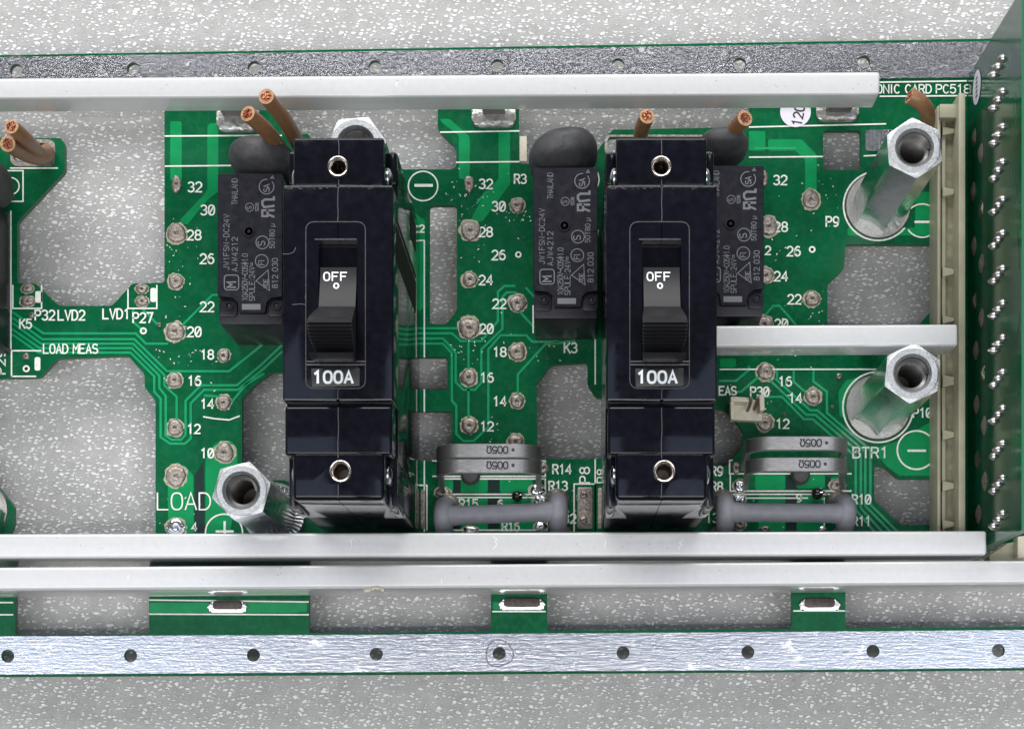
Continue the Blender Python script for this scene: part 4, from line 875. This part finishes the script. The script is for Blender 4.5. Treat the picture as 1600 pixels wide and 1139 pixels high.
# black glass beads beside them
for x, y, r, lab in ((808, 775, .115, 'small black glass bead between the left strip resistors and their grey link'), (1277, 771, .125, 'small black glass bead between the right strip resistors and their grey link')):
    c = P(x, y, .2); rt = empty('bead_diode', Vector((c.x, c.y, 0)), lab, 'diode', 'black bead diodes')
    bm = bmesh.new(); bmesh.ops.create_uvsphere(bm, u_segments=20, v_segments=12, radius=r, matrix=Matrix.Translation(c)); fin(bm, 'bead', M['glass_black'], rt)
    bm = bmesh.new(); bm_tube(bm, smooth_path([c + Vector((0, 0, .08)), c + Vector((.12, .02, .12)), c + Vector((.24, .02, -.19))], 4), [.02] * 9, 8); fin(bm, 'lead', M['shiny'], rt)
for x, y, lab in ((735, 742, 'dark round component under the left strip resistors'), (1251, 742, 'dark round component under the right strip resistors')):
    c = P(x, y, .15); rt = empty('disc_component', Vector((c.x, c.y, 0)), lab, 'component', 'dark round components under the strips')
    bm = bmesh.new(); bm_lathe(bm, [(.2, .01), (.2, .14), (.15, .22), (.05, .26), (.001, .265)], c.x, c.y, 20); fin(bm, 'body', M['rubber'], rt)

# ================================================================== BROKEN WHITE HEADER AT P30
c = P(1168, 640, 0); hd = empty('pin_header', c, 'small broken ivory two-pin header at the label P30', 'connector')
def qbox(name, pts, z0, z1, m, parent, bev=.01): return prism(name, pts, z0, z1, m, parent, bev)
qbox('base', [(1141, 623), (1178, 624), (1192, 630), (1191, 658), (1143, 656)], 0.01, .22, M['ivory'], hd)
qbox('rear_wall', [(1142, 619), (1170, 621), (1169, 628), (1142, 627)], .2, .62, M['ivory'], hd); qbox('side_wall', [(1141, 620), (1147, 620), (1147, 655), (1142, 655)], .2, .55, M['ivory'], hd)
qbox('snapped_wall', [(1186, 616), (1194, 617), (1195, 640), (1188, 642)], .2, .66, M['ivory'], hd)
for p in ([(1168, 642, .2), (1171, 634, .5), (1174, 622, .75)], [(1178, 640, .2), (1182, 630, .4), (1184, 621, .6)]):
    bm = bmesh.new(); bm_tube(bm, smooth_path([P(*q) for q in p], 3), [.035] * 7, 8); fin(bm, 'pin', M['hole'], hd)

# ================================================================== BEIGE EDGE CONNECTOR
XC = lambda px, z: P(px, 0, z).x
ed = empty('edge_connector', P(1488, 500, 0), 'long beige slotted connector standing at the foot of the upright green card', 'connector')
ya, yb = P(0, 160, 1.0).y, P(0, 850, 1.0).y
def cbox(name, x0, x1, zr, z0, z1, m, y0=ya, y1=yb, par=ed, bev=.015):
    bm = bmesh.new(); a, b = XC(x0, zr), XC(x1, zr); bm_prism(bm, [(a, y1), (b, y1), (b, y0), (a, y0)], z0, z1, bev); return fin(bm, name, m, par)
cbox('floor', 1468, 1509, .6, 0.01, .55, M['olive_dark'])
cbox('left_rail', 1468, 1473, 1.0, .01, .80, M['olive'])
cbox('left_ledge', 1474, 1480, .8, .5, .66, M['olive'])
cbox('right_rail', 1497, 1507.5, 1.05, .01, 1.1, M['olive'], ya + .15)
cbox('end_block', 1469, 1500, .95, .3, .9, M['olive'], ya, ya - .28)
for k, py in enumerate((205, 300, 425, 500, 596, 680, 760, 820)):
    y = P(0, py, .8).y; s = random.uniform(.05, .12)
    bm = bmesh.new(); a, b = XC(1474, .8), XC(1492, .8); bm_prism(bm, [(a, y - s), (b, y - s + .05), (b, y + s), (a, y + s + .04)], .5, .74, .01); fin(bm, 'key_block', M['olive'], ed)
c = P(1570, 860, .6); fb = empty('end_housing', Vector((c.x, c.y, 0)), 'pale beige plastic housing at the lower right, beyond the front end of the upright card', 'connector')
prism('shell', [(1546, 868), (1575, 848), (1640, 838), (1640, 880), (1546, 880)], 0.3, .7, M['olive'], fb, .02)
prism('step', [(1590, 838), (1640, 832), (1640, 868), (1590, 872)], 0.6, .95, M['ivory'], fb, .02)

# ================================================================== UPRIGHT CARD
xf = P(1511.5, 0, 0).x; y0c, y1c = P(0, 122, 0).y, P(0, 866, 0).y; HC = 4.32
card = empty('daughter_card', (xf, (y0c + y1c) / 2, 0), 'glossy dark green circuit card standing upright along the right edge', 'circuit board')
bm = bmesh.new(); bm_prism(bm, [(xf, y1c), (xf + .16, y1c), (xf + .16, y0c), (xf, y0c)], 0.05, HC, 0)
o = fin(bm, 'card_panel', M['card'], card, False); o.data.materials.append(M['card_edge'])
for p in o.data.polygons:
    if abs(p.normal.x) < .5: p.material_index = 1
def zc(px): return H * (1 - (1511.5 - NX) / (px - NX))
def cy(px, py): z = zc(px); return P(0, py, z).y
def on_card(y, z, dx=0.0): return Vector((xf - dx, y, z))
# pin fillets: rows of three spiky joints
ys = [105, 157, 212, 267, 322, 375, 430, 484, 538, 592, 648, 703, 757, 812]
for k, py in enumerate(ys):
    for j, px in enumerate((1553, 1560, 1567)):
        z = zc(px); pyy = py + (10 - 10 * j) * (1 if py > 300 else 1.3); y = P(0, pyy, z).y; bm = bmesh.new()
        n = 10; prof = [(.09, .002), (.08, .04), (.05, .075), (.016, random.uniform(.10, .13))]; rows = []
        for r, d in prof: rows.append([bm.verts.new(on_card(y + r * math.cos(2 * PI * i / n), z + r * math.sin(2 * PI * i / n), d)) for i in range(n)])
        for a, b in zip(rows, rows[1:]):
            for i in range(n): bm.faces.new((a[i], a[(i + 1) % n], b[(i + 1) % n], b[i]))
        bm.faces.new(rows[-1]); fin(bm, 'solder_pin', M['pin_solder'], card, True, 50)
# flat oval pads nearer the foot
for k, (px, py) in enumerate([(1522, 215), (1533, 240), (1521, 300), (1533, 328), (1522, 385), (1534, 412), (1523, 470), (1534, 497), (1525, 548), (1536, 583), (1526, 632), (1538, 665), (1527, 718), (1539, 752), (1529, 803)]):
    z = zc(px); y = P(0, py, z).y; bm = bmesh.new(); n = 20
    vs_ = [bm.verts.new(on_card(y + .2 * math.cos(2 * PI * i / n), z + .2 * math.sin(2 * PI * i / n), .004)) for i in range(n)]; vi = [bm.verts.new(on_card(y + .08 * math.cos(2 * PI * i / n), z + .08 * math.sin(2 * PI * i / n), .05)) for i in range(n)]
    for i in range(n): bm.faces.new((vs_[i], vs_[(i + 1) % n], vi[(i + 1) % n], vi[i]))
    bm.faces.new(vi); fin(bm, 'pin_joint', M['solder'] if k % 3 else M['shiny'], card, True, 60)
def card_strip(pts, wd, m=M['card_copper'], nm='card_trace'):
    bm = bmesh.new(); V = [Vector((cy(px, py), zc(px))) for px, py in pts]
    for a, b in zip(V, V[1:]):
        d = (b - a).normalized(); n_ = Vector((-d.y, d.x)) * wd / 2
        bm.faces.new([bm.verts.new(on_card(q.x, q.y, .004)) for q in (a + n_, b + n_, b - n_, a - n_)])
    fin(bm, nm, m, card, False)
for pts, wd in (([(1575, 130), (1592, 118)], .1), ([(1555, 290), (1590, 300)], .08), ([(1575, 360), (1590, 365), (1592, 420)], .08), ([(1550, 640), (1570, 620), (1592, 615)], .06), ([(1545, 690), (1592, 680)], .06), ([(1545, 760), (1592, 740)], .06), ([(1560, 500), (1592, 505)], .3), ([(1556, 195), (1590, 215)], .06)):
    card_strip(pts, wd)
bm = bmesh.new(); z = zc(1527); y = P(0, 137, z).y; n = 32
bm.faces.new([bm.verts.new(on_card(y + .34 * math.cos(2 * PI * i / n), z + .34 * math.sin(2 * PI * i / n), .012)) for i in range(n)])
o = fin(bm, 'oval_sticker', M['paper'], None, False); o['label'] = 'small round white sticker near the far end of the upright green card'; o['category'] = 'sticker'
bm = bmesh.new()
for i in range(5):
    yy = y - .2 + i * .09; bm.faces.new([bm.verts.new(on_card(a, b, .016)) for a, b in ((yy, z - .08), (yy + .045, z - .08), (yy + .05, z + .08), (yy + .01, z + .08))])
fin(bm, 'sticker_print', M['ink'], o, False)
# ---- round inspection sticker by the upper bar
st = prism('round_sticker', circ(1243, 175, 24, 40), 0.013, 0.022, M['paper'], None, smooth=False); st['label'] = 'round white sticker with the number 120 by the upper bar'; st['category'] = 'sticker'
text('120', 1252, 197, 15, st, z=.026, m='ink', lw=2.4, rot=80, gap=.2, wr=.55, name='sticker_number')
